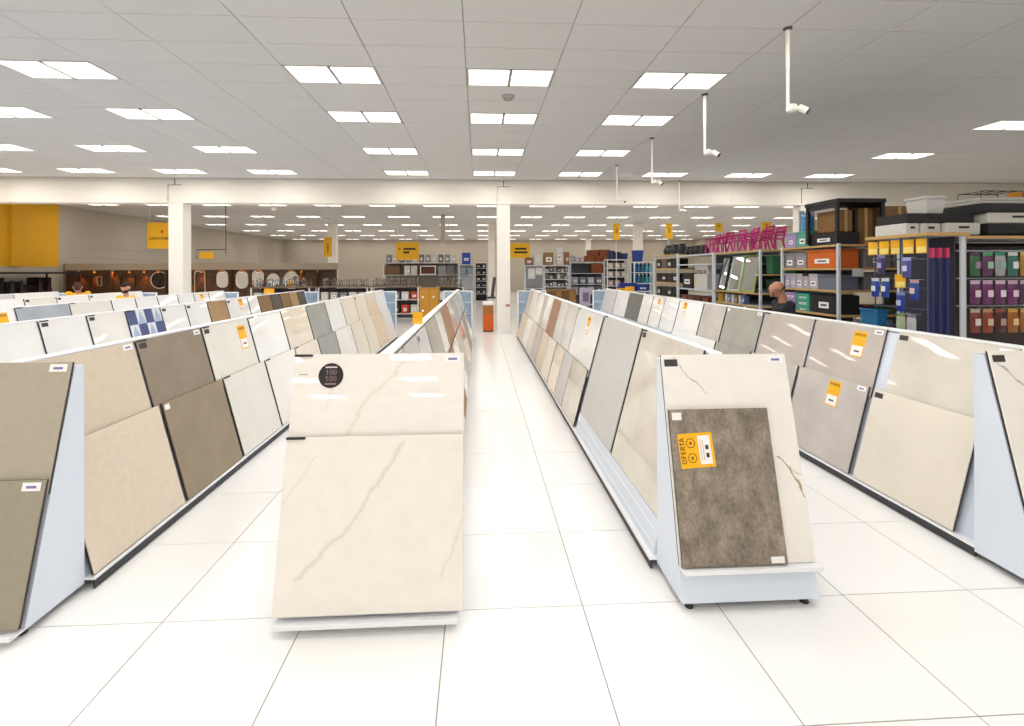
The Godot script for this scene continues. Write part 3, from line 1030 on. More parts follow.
# a box of goods; front "x" means its label faces the aisle at left, "d" the viewer
func carton(called: String, label: String, category: String, group: String, x0: float, x1: float, y: float, h: float, d0: float, d1: float, c: Color, look := "", front := "d", rough := 0.6) -> Node3D:
	var t := thing(called, label, category, V((x0 + x1) / 2, y + 0.002, (d0 + d1) / 2), group)
	var w := x1 - x0
	var l := d1 - d0
	c = Color(c.r * 0.92, c.g * 0.92, c.b * 0.92)
	var m := flat(roundf(c.r * 255), roundf(c.g * 255), roundf(c.b * 255), rough)
	var lid := "lid" in look
	var bh := h - (0.035 if lid else 0.0)
	var body: MeshInstance3D
	if "taper" in look:
		var st := mb()
		t.position.y += 0.001
		var k := 0.86
		var lo := [Vector3(-w / 2 * k, 0, -l / 2 * k), Vector3(w / 2 * k, 0, -l / 2 * k), Vector3(w / 2 * k, 0, l / 2 * k), Vector3(-w / 2 * k, 0, l / 2 * k)]
		var hi := [Vector3(-w / 2, h, -l / 2), Vector3(w / 2, h, -l / 2), Vector3(w / 2, h, l / 2), Vector3(-w / 2, h, l / 2)]
		var mid := Vector3(0, h / 2, 0)
		poly(st, lo, mid)
		poly(st, hi, mid)
		for i in 4:
			var j := (i + 1) % 4
			poly(st, [lo[i], lo[j], hi[j], hi[i]], mid)
		body = part(t, "body", st.commit(), m)
		part(t, "rim", cbox(Vector3(w + 0.02, 0.025, l + 0.02)), m, Vector3(0, h - 0.0125, 0))
	else:
		body = part(t, "body", cbox(Vector3(w, bh, l), minf(0.012, minf(w, l) * 0.08)), m, Vector3(0, bh / 2, 0))
	if lid:
		var lc := flat(26, 24, 26) if "black" in look else flat(roundf(c.r * 255 * 0.95), roundf(c.g * 255 * 0.95), roundf(c.b * 255 * 0.95), rough)
		part(t, "lid", cbox(Vector3(w + 0.014, 0.04, l + 0.014), 0.006), lc, Vector3(0, h - 0.02, 0))
	if "label" in look:
		var lm: Material = M.label_white
		var lw := (w if front == "d" else l) * rng.randf_range(0.35, 0.62)
		var lh := h * rng.randf_range(0.2, 0.36)
		var pos := Vector3(0, -h * 0.06, l / 2 + 0.001) if front == "d" else Vector3(-w / 2 - 0.001, -h * 0.06, 0)
		var lp := part(body, "label", cbox(Vector3(lw, lh, 0.002) if front == "d" else Vector3(0.002, lh, lw)), lm, pos)
		part(lp, "label_print", cbox(Vector3(lw * 0.6, lh * 0.3, 0.001) if front == "d" else Vector3(0.001, lh * 0.3, lw * 0.6)), M.label_dark, Vector3(0, 0, 0.0012) if front == "d" else Vector3(-0.0012, 0, 0))
	if "strip" in look:
		part(body, "tape", cbox(Vector3(0.05, bh + 0.002, l + 0.004)), flat(196, 158, 100), Vector3.ZERO)
	if "handle" in look:
		var pos := Vector3(0, bh * 0.12, l / 2 + 0.003) if front == "d" else Vector3(-w / 2 - 0.003, bh * 0.12, 0)
		part(body, "handle", cbox(Vector3(w * 0.3, 0.025, 0.012) if front == "d" else Vector3(0.012, 0.025, l * 0.3)), M.black, pos)
	if "bar" in look:
		for k in 3:
			part(body, "rib", cbox(Vector3(w * 1.004, 0.012, l * 1.01)), m, Vector3(0, bh * (-0.3 + 0.3 * k), 0))
	return t


# a packet hung on a hook: pillowy pouch with a header card
func packet(label: String, group: String, at: Vector3, w: float, h: float, th: float, c: Color, header: Color, face_left: bool) -> void:
	var t := thing("hanging_packet", label, "packet", at, group)
	if face_left:
		t.rotation.y = -PI / 2
	var st := mb()
	var n := 6
	var ring := func(v: float) -> Array:
		var b := th / 2 * pow(sin(PI * clampf(v, 0.03, 0.97)), 0.5)
		var ww := w / 2 * (0.9 + 0.1 * sin(PI * v))
		return [Vector3(-ww, -h * v, 0), Vector3(-ww * 0.6, -h * v, b * 0.8), Vector3(0, -h * v, b), Vector3(ww * 0.6, -h * v, b * 0.8), Vector3(ww, -h * v, 0), Vector3(ww * 0.6, -h * v, -b * 0.6), Vector3(-ww * 0.6, -h * v, -b * 0.6)]
	for i in n:
		var a: Array = ring.call(0.16 + 0.84 * i / n)
		var b: Array = ring.call(0.16 + 0.84 * (i + 1) / n)
		var mid := Vector3(0, -h * (0.16 + 0.84 * (i + 0.5) / n), 0)
		for k in a.size():
			var k2 := (k + 1) % a.size()
			poly(st, [a[k], a[k2], b[k2], b[k]], mid)
	poly(st, ring.call(0.16), Vector3(0, -h / 2, 0))
	poly(st, ring.call(1.0), Vector3(0, -h / 2, 0))
	part(t, "pouch", st.commit(), mat(Color(c.r * 0.85, c.g * 0.85, c.b * 0.85), 0.3))
	part(t, "header_card", cbox(Vector3(w * 0.9, h * 0.2, 0.004)), mat(header, 0.5), Vector3(0, -h * 0.1, 0))
	part(t, "printed_label", cbox(Vector3(w * 0.5, h * 0.28, 0.003)), mat(header.lerp(Color.WHITE, 0.4), 0.5), Vector3(0, -h * 0.55, th * 0.5))
	var hk := mb()
	tube(hk, [Vector3(0, 0.005, 0.06), Vector3(0, 0.0, 0.04), Vector3(0, 0, -0.12)], 0.004, 6)
	part(t, "hook", hk.commit(), M.metal)


func hang_tag(t: Node3D, at: Vector3, w: float, h: float, turn: float, tilt := 0.0) -> void:
	var c := part(t, "price_tag", cbox(Vector3(w, h, 0.003)), M.offer, at, Vector3(tilt, turn, 0), "yellow price tag")
	part(c, "price_field", cbox(Vector3(w * 0.82, h * 0.4, 0.002)), flat(252, 226, 130), Vector3(0, -h * 0.24, 0.0016))


func build_right_shelves() -> void:
	# ---- gondola 1: end unit with hanging goods, main body to the right
	var g1 := shelf_bay("white post shelving under black and white crates, near right edge", 5.58, 9.2, 5.27, 6.15, [0.14, 2.36], "d", M.shelf_edge)
	part(g1, "peg_panel", cbox(Vector3(3.4, 2.1, 0.02)), flat(58, 48, 50), Vector3(0, 1.22, -0.02))
	var e1 := thing("end_display", "end display hung with blue packets under a row of yellow tags", "shelf", V(5.3, 0, 5.60))
	part(e1, "header_board", cbox(Vector3(0.5, 0.03, 0.86)), M.shelf, Vector3(0, 2.375, 0))
	part(e1, "header_edge", cbox(Vector3(0.014, 0.04, 0.86)), M.shelf_edge, Vector3(-0.255, 2.378, 0))
	part(e1, "header_edge", cbox(Vector3(0.5, 0.04, 0.014)), M.shelf_edge, Vector3(0, 2.378, 0.435))
	part(e1, "base_board", cbox(Vector3(0.5, 0.16, 0.86)), M.shelf, Vector3(0, 0.08, 0))
	part(e1, "backboard", cbox(Vector3(0.02, 2.2, 0.7)), flat(52, 52, 66), Vector3(0.22, 1.26, -0.05))
	for z: float in [-0.39, 0.39]:
		part(e1, "post", cbox(Vector3(0.03, 2.36, 0.03)), M.shelf, Vector3(0.2, 1.18, z))
	for z: float in [-0.34, 0.03, 0.385]:
		part(e1, "wire_upright", cbox(Vector3(0.014, 2.2, 0.014)), flat(72, 80, 110), Vector3(-0.2, 1.26, z))
	for y: float in [1.04, 1.52, 1.765, 2.1]:
		part(e1, "cross_bar", cbox(Vector3(0.014, 0.014, 0.8)), flat(72, 80, 110), Vector3(-0.2, y, 0))
	for k in 5:
		hang_tag(e1, Vector3(-0.23 + 0.005 * k, 2.25, -0.34 + 0.165 * k), 0.1, 0.17, -0.9, -0.12 + 0.06 * (k % 3))
	hang_tag(e1, Vector3(-0.24, 1.84, 0.07), 0.1, 0.16, -0.8)
	var blue := [[5.06, 2.16, 5.78, rgb(64, 58, 118), rgb(120, 112, 170), "dark violet packet, farthest of the upper row"], [5.06, 2.12, 5.42, rgb(92, 92, 168), rgb(170, 176, 226), "lilac packet in the upper row below the yellow tags"], [5.06, 1.87, 5.87, rgb(40, 78, 178), rgb(200, 210, 220), "bright blue packet, farthest in the middle row"], [5.06, 1.87, 5.72, rgb(44, 84, 186), rgb(214, 222, 214), "bright blue packet, second in the middle row"],
		[5.06, 1.86, 5.32, rgb(46, 82, 176), rgb(196, 150, 150), "blue packet with a pink header, nearest in the middle row"], [5.06, 1.71, 5.5, rgb(38, 66, 160), rgb(120, 140, 190), "deep blue packet under the lone yellow tag"], [5.06, 1.455, 5.5, rgb(196, 206, 170), rgb(110, 140, 80), "pale green packet in the bottom row"], [5.06, 1.455, 5.36, rgb(220, 216, 216), rgb(120, 110, 130), "white packet in the bottom row"]]
	for b in blue:
		packet(b[5], "packets on the end display", V(b[0] - 0.02, b[1], b[2]), 0.125, 0.235, 0.06, b[3], b[4], true)
	# navy mop handles with pink tops beside the post
	for k in 6:
		var t := thing("mop", "navy mop handle with pink top, %s in the bundle by the post" % ORD[k], "mop", V(5.19 + 0.044 * k, 0.166, 5.25 + 0.06 * (k % 2)), "mops by the post")
		var st := mb()
		tube(st, [Vector3(0, 0.18, 0), Vector3(0, 1.95, 0)], 0.018, 8)
		part(t, "handle", st.commit(), flat(38, 46, 104))
		var hd := mb()
		lathe(hd, [Vector2(0.0, 0.0), Vector2(0.024, 0.0), Vector2(0.026, 0.08), Vector2(0.022, 0.2), Vector2(0.0, 0.21)], 10)
		part(t, "mop_head", hd.commit(), flat(30, 110, 120))
		part(t, "grip", cbox(Vector3(0.042, 0.12, 0.042), 0.01), flat(214, 60, 110), Vector3(0, 2.0, 0))
	carton("plastic_tub", "blue plastic tub hanging low on the end display", "tub", "", 4.94, 5.08, 1.28, 0.2, 5.72, 6.0, rgb(24, 108, 158), "taper")
	carton("plastic_tub", "teal tray below the navy mops", "tub", "", 5.13, 5.29, 1.095, 0.12, 5.36, 5.62, rgb(20, 112, 122), "taper")
	# hooks carry the tub and the tray: short brackets
	for a in [[5.15, 1.265, 5.86], [5.24, 1.08, 5.5]]:
		part(e1, "bracket", cbox(Vector3(0.36, 0.02, 0.2)), flat(58, 64, 88), V(a[0] + 0.06, a[1] - 0.0, a[2]) - e1.position)
	# packets facing the viewer, right of the post
	var rows := [[2.18, ["56,120,70|92,58,96", "120,60,110|90,170,120", "196,190,190|60,150,120", "60,130,110|220,220,214", "206,150,60|220,190,120", "222,180,60|150,80,50", "120,70,120|200,200,200"], "mixed colour"], [1.85, ["128,52,112|220,190,214", "132,56,120|214,180,210", "124,48,110|226,200,220", "128,52,114|216,184,208", "96,50,96|206,170,200", "120,48,100|216,190,204", "110,44,96|210,180,200"], "purple"], [1.52, ["150,70,50|210,190,180", "170,76,40|200,150,110", "90,40,40|150,90,60", "190,110,30|220,170,80", "196,120,34|226,180,90", "176,96,30|210,150,80", "140,60,30|200,140,90"], "orange brown"]]
	for r in rows:
		for k in 7:
			var cc: PackedStringArray = r[1][k].split("|")
			var c1 := cc[0].split_floats(",")
			var c2 := cc[1].split_floats(",")
			packet("%s packet, %s from the white post, %s hanging row" % [r[2], ORD[k], {2.18: "top", 1.85: "middle", 1.52: "bottom"}[r[0]]], "packets right of the white post", V(5.76 + 0.155 * k, r[0], 5.3), 0.13, 0.28, 0.07, rgb(c1[0], c1[1], c1[2]), rgb(c2[0], c2[1], c2[2]), false)
		part(g1, "hook_rail", cbox(Vector3(1.3, 0.016, 0.012)), M.shelf, V(6.3, r[0] + 0.02, 5.47) - g1.position)
	# crates on top
	var y := 2.392
	for a in [[5.1, 5.28, 5.5, 5.95, "first"], [5.3, 5.55, 5.5, 5.95, "second"], [5.57, 6.0, 5.45, 5.95, "third"]]:
		carton("storage_crate", "white crate with black lid above yellow tags, %s from left" % a[4], "crate", "white crates on the shelf top", a[0], a[1], y, 0.14, a[2], a[3], rgb(226, 222, 214), "handle")
	carton("black_crate", "long black crate lying on the white crates", "crate", "black crates on the shelf top", 5.12, 5.98, y + 0.14, 0.12, 5.5, 5.95, rgb(26, 24, 26), "handle")
	carton("black_crate", "black crate at the bottom of the right stack", "crate", "black crates on the shelf top", 6.05, 6.95, y, 0.13, 5.4, 5.95, rgb(24, 24, 26), "handle")
	carton("storage_crate", "white crate between two black crates in the right stack", "crate", "white crates on the shelf top", 6.06, 6.93, y + 0.13, 0.13, 5.42, 5.95, rgb(222, 218, 208), "handle")
	carton("black_crate", "wide black crate under the grey box and wire frame", "crate", "black crates on the shelf top", 5.99, 6.96, y + 0.26, 0.11, 5.42, 5.95, rgb(22, 22, 24), "")
	carton("flat_box", "grey white flat box on top of the wide black crate", "box", "", 6.0, 6.62, y + 0.37, 0.08, 5.45, 5.9, rgb(206, 202, 196), "lid")
	carton("white_tub", "white plastic tub on the long black crate", "tub", "", 5.42, 5.66, y + 0.266, 0.21, 5.55, 5.85, rgb(214, 212, 208), "taper lid")
	carton("orange_box", "orange box on top of the right crate stack", "box", "", 6.72, 6.95, y + 0.37, 0.18, 5.5, 5.8, rgb(222, 140, 24), "label")
	for a in [[6.05, 6.6, y + 0.45, "long"], [6.64, 6.7, y + 0.37, "short"]]:
		var t := thing("wire_rack", "%s black wire rack on the top crates" % a[3], "wire rack", V(a[0], a[2] + 0.012, 5.5), "wire racks on the crates")
		var st := mb()
		var w: float = a[1] - a[0]
		for z: float in [0.0, -0.28]:
			tube(st, [Vector3(0, 0, z), Vector3(0.01, 0.07, z), Vector3(w - 0.01, 0.07, z), Vector3(w, 0, z)], 0.006, 6)
		for k in 4:
			tube(st, [Vector3(w * (0.1 + 0.26 * k), 0.07, 0), Vector3(w * (0.1 + 0.26 * k), 0.07, -0.28)], 0.005, 6)
		part(t, "wire_frame", st.commit(), M.black)

	# ---- gondola 2: boxes towards the aisle, crates towards the viewer
	shelf_bay("shelving with the orange box and lilac boxes, second from the right", 5.45, 7.4, 7.03, 8.43, BOARDS, "x", M.shelf_edge)
	var b2 := [
		["storage_box", "lilac box on the shelf top beside the mint box", 8.08, 8.35, 2.36, 0.27, rgb(178, 160, 206), "lid label"], ["storage_box", "mint green box on the shelf top", 7.77, 8.06, 2.36, 0.27, rgb(96, 190, 156), "lid label"], ["storage_box", "black box with white label beneath the black table", 7.08, 7.74, 2.36, 0.2, rgb(30, 26, 30), "label"],
		["storage_box", "grey box, farther of two beside the orange box", 8.11, 8.38, 2.0, 0.27, rgb(158, 150, 154), "lid label"], ["storage_box", "grey box touching the orange box", 7.83, 8.09, 2.0, 0.27, rgb(164, 156, 158), "lid label"], ["storage_box", "big orange storage box with lid and white label", 7.1, 7.8, 2.0, 0.3, rgb(226, 108, 22), "lid label"],
		["file_box", "narrow lilac file box, first in the row under the orange box", 8.25, 8.38, 1.66, 0.25, rgb(190, 180, 206), "lid label"], ["file_box", "narrow lilac file box, second in the row under the orange box", 8.09, 8.23, 1.66, 0.25, rgb(200, 190, 206), "lid label"], ["file_box", "narrow pale file box, third in the row under the orange box", 7.92, 8.07, 1.66, 0.25, rgb(206, 200, 206), "lid label"], ["file_box", "narrow dark lidded file box, fourth under the orange box", 7.77, 7.9, 1.66, 0.25, rgb(196, 186, 190), "lid label black"], ["file_box", "pale file box next to the grey translucent crate", 7.55, 7.75, 1.66, 0.25, rgb(210, 200, 206), "lid label"],
		["storage_crate", "blue grey translucent crate below the orange box", 7.1, 7.53, 1.66, 0.24, rgb(118, 124, 140), "lid"]]
	for b in b2:
		carton(b[0], b[1], "box", "boxes on the orange box shelving", 5.5, 5.5 + (0.34 if b[0] != "file_box" else 0.3), b[4], b[5], b[2], b[3], b[6], b[7], "x")
	for k in 3:
		carton("flat_box", "flat lilac box, %s of three stacked behind the bald man" % ["bottom", "middle", "top"][k], "box", "stacked flat boxes", 5.5, 5.84, 1.28 + 0.1 * k, 0.1, 8.1, 8.38, rgb(180 + 6 * k, 164, 208), "lid label", "x")
		carton("flat_box", "flat mint box, %s of three stacked beside the black box" % ["bottom", "middle", "top"][k], "box", "stacked flat boxes", 5.5, 5.84, 1.28 + 0.1 * k, 0.1, 7.76, 8.06, rgb(86, 186 + 5 * k, 160), "lid label", "x")
	carton("storage_box", "black box with a white label on the lowest visible shelf", "box", "", 5.5, 5.85, 1.28, 0.3, 7.1, 7.72, rgb(26, 24, 26), "label", "x")
	for k in 6:
		carton("storage_crate", "grey lidded crate, %s row, %s from the white post" % ["upper" if k < 3 else "lower", ORD[k % 3]], "crate", "grey crates facing the viewer", 5.9 + 0.46 * (k % 3), 6.34 + 0.46 * (k % 3), 2.0 if k < 3 else 1.66, 0.3 if k < 3 else 0.28, 7.07, 7.5, rgb(128, 124, 122), "lid label bar")
	for k in 5:
		var cc: Color = [rgb(120, 50, 44), rgb(74, 104, 60), rgb(94, 90, 50), rgb(132, 74, 50), rgb(84, 100, 70)][k]
		carton("small_basket", "small %s basket on the shelf below the grey crates" % ["red brown", "green", "olive", "rust", "moss green"][k], "basket", "small baskets", 5.9 + 0.19 * k, 6.06 + 0.19 * k, 1.28, 0.15, 7.1, 7.3, cc, "taper")
	var paper := carton("price_sheet", "white paper notice hung on the grey crate shelf", "notice", "", 5.66, 5.84, 1.87, 0.12, 7.015, 7.02, rgb(238, 236, 232), "")
	paper.get_child(0).rotation.z = -0.06
	for k in 3:
		var t := thing("paper_roll", "pale grey roll standing low behind the tub, %s from left" % ORD[k], "roll", V(5.96 + 0.2 * k, 0.903, 7.2), "pale rolls")
		var st := mb()
		lathe(st, [Vector2(0.0, 0.0), Vector2(0.08, 0.0), Vector2(0.085, 0.01), Vector2(0.085, 0.29), Vector2(0.08, 0.3), Vector2(0.03, 0.3), Vector2(0.03, 0.28), Vector2(0.0, 0.28)], 12)
		part(t, "roll", st.commit(), flat(176, 172, 168))
	# black table standing on the top board, with boxes under it
	var tb := thing("black_table", "black side table standing on top of the shelving", "table", V(5.83, 2.395, 7.4), "")
	part(tb, "tabletop", cbox(Vector3(0.78, 0.06, 0.74)), M.black, Vector3(0, 0.64, 0))
	for sx: float in [-1.0, 1.0]:
		for sz: float in [-1.0, 1.0]:
			part(tb, "leg", cbox(Vector3(0.05, 0.61, 0.05)), M.black, Vector3(sx * 0.36, 0.305, sz * 0.325))
		part(tb, "apron", cbox(Vector3(0.03, 0.07, 0.6)), M.black, Vector3(sx * 0.36, 0.575, 0))
	carton("cardboard_box", "brown cardboard box under the black table, on the black box", "box", "cardboard boxes", 5.6, 5.82, 2.57, 0.34, 7.2, 7.7, rgb(150, 108, 58), "strip")
	carton("cardboard_box", "tall brown cardboard box under the right half of the table", "box", "cardboard boxes", 5.92, 6.15, 2.36, 0.58, 7.2, 7.7, rgb(138, 98, 46), "strip")
	carton("cardboard_box", "brown cardboard box right of the black table", "box", "cardboard boxes", 6.36, 6.9, 2.36, 0.62, 7.25, 7.8, rgb(146, 106, 54), "strip")
	for k in 3:
		carton("plywood_sheet", "thin dark board standing upright under the table, %s from left" % ORD[k], "board", "thin boards", 5.86 + 0.018 * k, 5.872 + 0.018 * k, 2.36, 0.54, 7.2, 7.6, rgb(52 + 18 * k, 44 + 10 * k, 36), "")
	var cool := thing("water_bottle", "blue water bottle with white cap left of the black table", "bottle", V(5.6, 2.36, 7.93))
	var ws := mb()
	lathe(ws, [Vector2(0.0, 0.27), Vector2(0.085, 0.27), Vector2(0.09, 0.29), Vector2(0.09, 0.52), Vector2(0.07, 0.58), Vector2(0.0, 0.59)], 14)
	cool.position.y += 0.0
	part(cool, "bottle_body", ws.commit(), flat(66, 140, 190, 0.2))
	var wc := mb()
	lathe(wc, [Vector2(0.0, 0.585), Vector2(0.04, 0.585), Vector2(0.04, 0.63), Vector2(0.0, 0.63)], 12)
	part(cool, "cap", wc.commit(), M.label_white)
	carton("display_card", "white upright card beside the blue water bottle", "panel", "", 5.52, 5.8, 2.63, 0.36, 8.02, 8.05, rgb(226, 224, 222), "")

	# ---- gondola 3: leaning mirrors, pink chairs on top
	shelf_bay("shelving with leaning mirrors below the pink chairs", 5.45, 7.4, 9.07, 10.93, [0.14, 0.52, 0.9, 1.26, 1.52, 2.36], "x", M.shelf_edge)
	for a in [[9.36, 9.9, "nearest leaning mirror with a yellowish green edge", rgb(150, 170, 80)], [9.92, 10.4, "middle leaning mirror with a pale frame", rgb(186, 206, 196)], [10.5, 10.84, "farthest leaning mirror with a dark frame", rgb(60, 56, 54)]]:
		var t := thing("leaning_mirror", a[2], "mirror", V(5.5, 1.526, (a[0] + a[1]) / 2), "leaning mirrors")
		t.rotation.z = -0.2
		var w: float = a[1] - a[0]
		part(t, "glass", cbox(Vector3(0.01, 0.74, w - 0.06)), M.mirror, Vector3(0, 0.39, 0))
		var fr := mb()
		for s: float in [-1.0, 1.0]:
			bx(fr, Vector3(0, 0.39, s * (w / 2 - 0.02)), Vector3(0.026, 0.78, 0.04))
			bx(fr, Vector3(0, 0.39 + s * 0.37, 0), Vector3(0.026, 0.04, w - 0.08))
		part(t, "frame", fr.commit(), mat(a[3], 0.5))
	for k in 6:
		carton("book_pack", "slim %s packet standing under the mirrors, %s from left" % [["white", "blue", "white", "brown", "white", "blue"][k], ORD[k]], "packet", "slim packets under the mirrors", 5.5, 5.62, 1.26, 0.19, 10.42 - 0.14 * k, 10.5 - 0.14 * k, [rgb(220, 216, 210), rgb(120, 140, 176), rgb(226, 220, 212), rgb(140, 100, 60), rgb(214, 208, 204), rgb(96, 120, 160)][k], "label", "x")
	carton("yellow_basket", "yellow brown basket at the far end below the mirrors", "basket", "", 5.5, 5.7, 1.26, 0.2, 10.6, 10.85, rgb(176, 138, 40), "taper")
	for k in 4:
		carton("green_bin", "green bin facing the viewer, %s shelf, %s from left" % ["upper" if k < 2 else "lower", ORD[k % 2]], "bin", "green bins", 5.72 + 0.26 * (k % 2), 5.95 + 0.26 * (k % 2), 1.9 if k < 2 else 1.53, 0.34 if k < 2 else 0.26, 9.1, 9.32, rgb(58, 122, 84) if k < 2 else rgb(44, 84, 72), "taper")
	var g3s := thing("shelf_insert", "small shelf board carrying the upper green bins", "shelf", V(5.85, 1.87, 9.22))
	part(g3s, "board", cbox(Vector3(0.7, 0.022, 0.26)), M.shelf, Vector3(0, 0.009, 0))
	part(g3s, "edge", cbox(Vector3(0.68, 0.03, 0.012)), M.shelf_edge, Vector3(0, 0.009, 0.135))
	for k in 9:
		pink_chair(V(5.62 + 0.4 * (k % 2), 2.395, 9.24 + 0.25 * k) if k < 7 else V(5.7, 2.386, 11.12 + 0.36 * (k - 7)), k)

	# ---- gondola 4: black goods and a white box
	shelf_bay("shelving with the white box and black goods, beyond the mirrors", 5.45, 7.4, 10.96, 12.95, [0.14, 0.52, 0.9, 1.5, 2.13, 2.37], "x", M.shelf)
	carton("white_box", "large white box with a yellow mark on the middle shelf", "box", "", 5.5, 5.9, 1.5, 0.38, 11.35, 12.05, rgb(224, 220, 214), "", "x")
	carton("white_shelf_box", "flat white box just below the top board", "box", "", 5.5, 5.9, 1.985, 0.12, 11.3, 12.0, rgb(216, 212, 206), "", "x")
	for k in 3:
		part(get_node("white_box"), "prop", cbox(Vector3(0.05, 0.1, 0.05)), M.shelf, Vector3(-0.1, 0.43, -0.28 + 0.28 * k))
	part(get_node("white_box"), "yellow_mark", cbox(Vector3(0.003, 0.16, 0.06)), M.offer, Vector3(-0.202, 0.22, -0.25))
	carton("black_bag", "black bag beside the large white box", "bag", "black goods", 5.5, 5.8, 1.5, 0.4, 12.15, 12.75, rgb(28, 22, 22), "label", "x")
	for k in 4:
		carton("terracotta_pot", "reddish brown pot on the low shelf, %s from the right" % ORD[k], "pot", "reddish pots", 5.5, 5.75, 1.26 - 0.36, 0.42, 11.3 + 0.4 * k, 11.62 + 0.4 * k, [rgb(132, 66, 46), rgb(96, 62, 44), rgb(120, 74, 50), rgb(150, 84, 66)][k], "taper")
	for k in 4:
		vase("black rounded vase on the shelf top, %s from the mirrors" % ORD[k], V(5.7, 2.373, 11.9 + 0.28 * k), rgb(40, 20, 28) if k < 2 else rgb(28, 26, 28), 0.24)
	# ---- gondola 5
	shelf_bay("farthest right shelving, full of black goods on four boards", 5.45, 7.4, 12.98, 14.7, [0.14, 0.52, 0.9, 1.22, 1.63, 2.03, 2.42], "x", M.shelf_edge)
	for r in 3:
		for k in 4:
			carton("dark_carton", "dark carton, %s board, %s from the near post" % [["lowest", "middle", "upper"][r], ORD[k]], "carton", "dark cartons on the farthest right shelving", 5.5, 5.8, [1.22, 1.63, 2.03][r], [0.27, 0.26, 0.28][r], 13.05 + 0.41 * k, 13.42 + 0.41 * k, [rgb(34, 28, 26), rgb(46, 34, 26), rgb(120, 92, 84) if r == 2 else rgb(36, 30, 30), rgb(30, 26, 28)][k], "label" if (k + r) % 2 else "", "x")
	for k in 3:
		vase("dark bundled goods on the farthest right shelving, %s" % ORD[k], V(5.75, 2.423, 13.3 + 0.5 * k), rgb(30, 30, 34), 0.3)


func vase(label: String, at: Vector3, c: Color, h: float) -> void:
	var t := thing("vase", label, "vase", at, "dark vases")
	var st := mb()
	lathe(st, [Vector2(0.0, 0.0), Vector2(h * 0.32, 0.0), Vector2(h * 0.5, h * 0.25), Vector2(h * 0.52, h * 0.5), Vector2(h * 0.36, h * 0.8), Vector2(h * 0.28, h * 0.92)], 14)
	part(t, "body", st.commit(), mat(c, 0.4))
	var rm := mb()
	lathe(rm, [Vector2(h * 0.28, h * 0.92), Vector2(h * 0.36, h), Vector2(h * 0.3, h), Vector2(h * 0.22, h * 0.9), Vector2(0.0, h * 0.88)], 14)
	part(t, "rim", rm.commit(), mat(c, 0.4))


func pink_chair(at: Vector3, k: int) -> void:
	var far := k >= 7
	var t := thing("pink_chair", "small magenta chair on the shelf top, %s" % ("%s of the far pair" % ["first", "second"][k - 7] if far else "%s from the black table" % ORD[k]), "chair", at, "pink chairs on the shelf top")
	t.rotation.y = -PI / 2 + 0.12 * sin(k * 2.3)
	var m := flat(206, 44, 134) if k % 3 else flat(184, 36, 104)
	for sx: float in [-1.0, 1.0]:
		for sz: float in [-1.0, 1.0]:
			var st := mb()
			tube(st, [Vector3(sx * 0.13, 0.004, sz * 0.12), Vector3(sx * 0.1, 0.2, sz * 0.09)], 0.018, 6)
			part(t, "leg", st.commit(), m)
	part(t, "seat", cbox(Vector3(0.26, 0.018, 0.24), 0.006), m, Vector3(0, 0.21, 0))
	var b := mb()
	for s: float in [-1.0, 1.0]:
		tube(b, [Vector3(s * 0.11, 0.21, -0.11), Vector3(s * 0.12, 0.46, -0.15)], 0.018, 6)
	for y: float in [0.3, 0.37, 0.44]:
		tube(b, [Vector3(-0.12, y, -0.125 - (y - 0.21) * 0.14), Vector3(0.12, y, -0.125 - (y - 0.21) * 0.14)], 0.024, 6)
	part(t, "backrest", b.commit(), m)
	for sx: float in [-1.0, 1.0]:
		var ar := mb()
		tube(ar, [Vector3(sx * 0.13, 0.34, -0.12), Vector3(sx * 0.14, 0.33, 0.1), Vector3(sx * 0.12, 0.2, 0.1)], 0.016, 6)
		part(t, "armrest", ar.commit(), m)


# ------------------------------------------------------------------ beyond the beam
func far_shelf(label: String, x0: float, x1: float, d: float, depth: float, heights: Array, back: Color, group := "shelves beyond the beam") -> Node3D:
	var t := thing("shelving_unit", label, "shelf", V((x0 + x1) / 2, 0, d + depth / 2), group)
	var w := x1 - x0
	var top: float = heights[-1]
	for s: float in [-1.0, 1.0]:
		for z: float in [-1.0, 1.0]:
			part(t, "post", cbox(Vector3(0.04, top, 0.04)), M.shelf, Vector3(s * (w / 2 - 0.02), top / 2, z * (depth / 2 - 0.02)))
	for h in heights:
		part(t, "shelf_board", cbox(Vector3(w - 0.01, 0.025, depth - 0.01)), M.shelf, Vector3(0, h - 0.0125, 0))
	part(t, "back_panel", cbox(Vector3(w - 0.08, top - 0.1, 0.02)), mat(back, 0.7), Vector3(0, top / 2, -depth / 2 + 0.05))
	return t


func tap(label: String, at: Vector3, k: int) -> void:
	var t := thing("faucet", label, "faucet", at + Vector3(0, 0.002, 0), "faucets on the counters")
	t.scale = Vector3(0.72, 0.78, 0.72)
	t.rotation.y = -1.0 + 0.15 * sin(k * 1.7)
	var st := mb()
	lathe(st, [Vector2(0.0, 0.0), Vector2(0.04, 0.0), Vector2(0.04, 0.02), Vector2(0.025, 0.03), Vector2(0.022, 0.12), Vector2(0.0, 0.12)], 10)
	part(t, "base", fr_mesh("tap_base", st), M.chrome if k % 3 else M.bronze)
	var h := 0.24 + 0.05 * (k % 3)
	var sp := mb()
	tube(sp, [Vector3(0, 0.1, 0), Vector3(0, h, 0), Vector3(0.03, h + 0.05, 0.02), Vector3(0.08, h + 0.06, 0.05), Vector3(0.13, h + 0.03, 0.08), Vector3(0.14, h - 0.04, 0.085)], 0.014, 7)
	part(t, "spout", fr_mesh("tap_spout_%d" % (k % 3), sp), M.chrome if k % 3 else M.bronze)
	part(t, "lever", cbox(Vector3(0.09, 0.012, 0.02)), M.metal, Vector3(-0.05, 0.125, 0), Vector3(0, 0, -0.3))


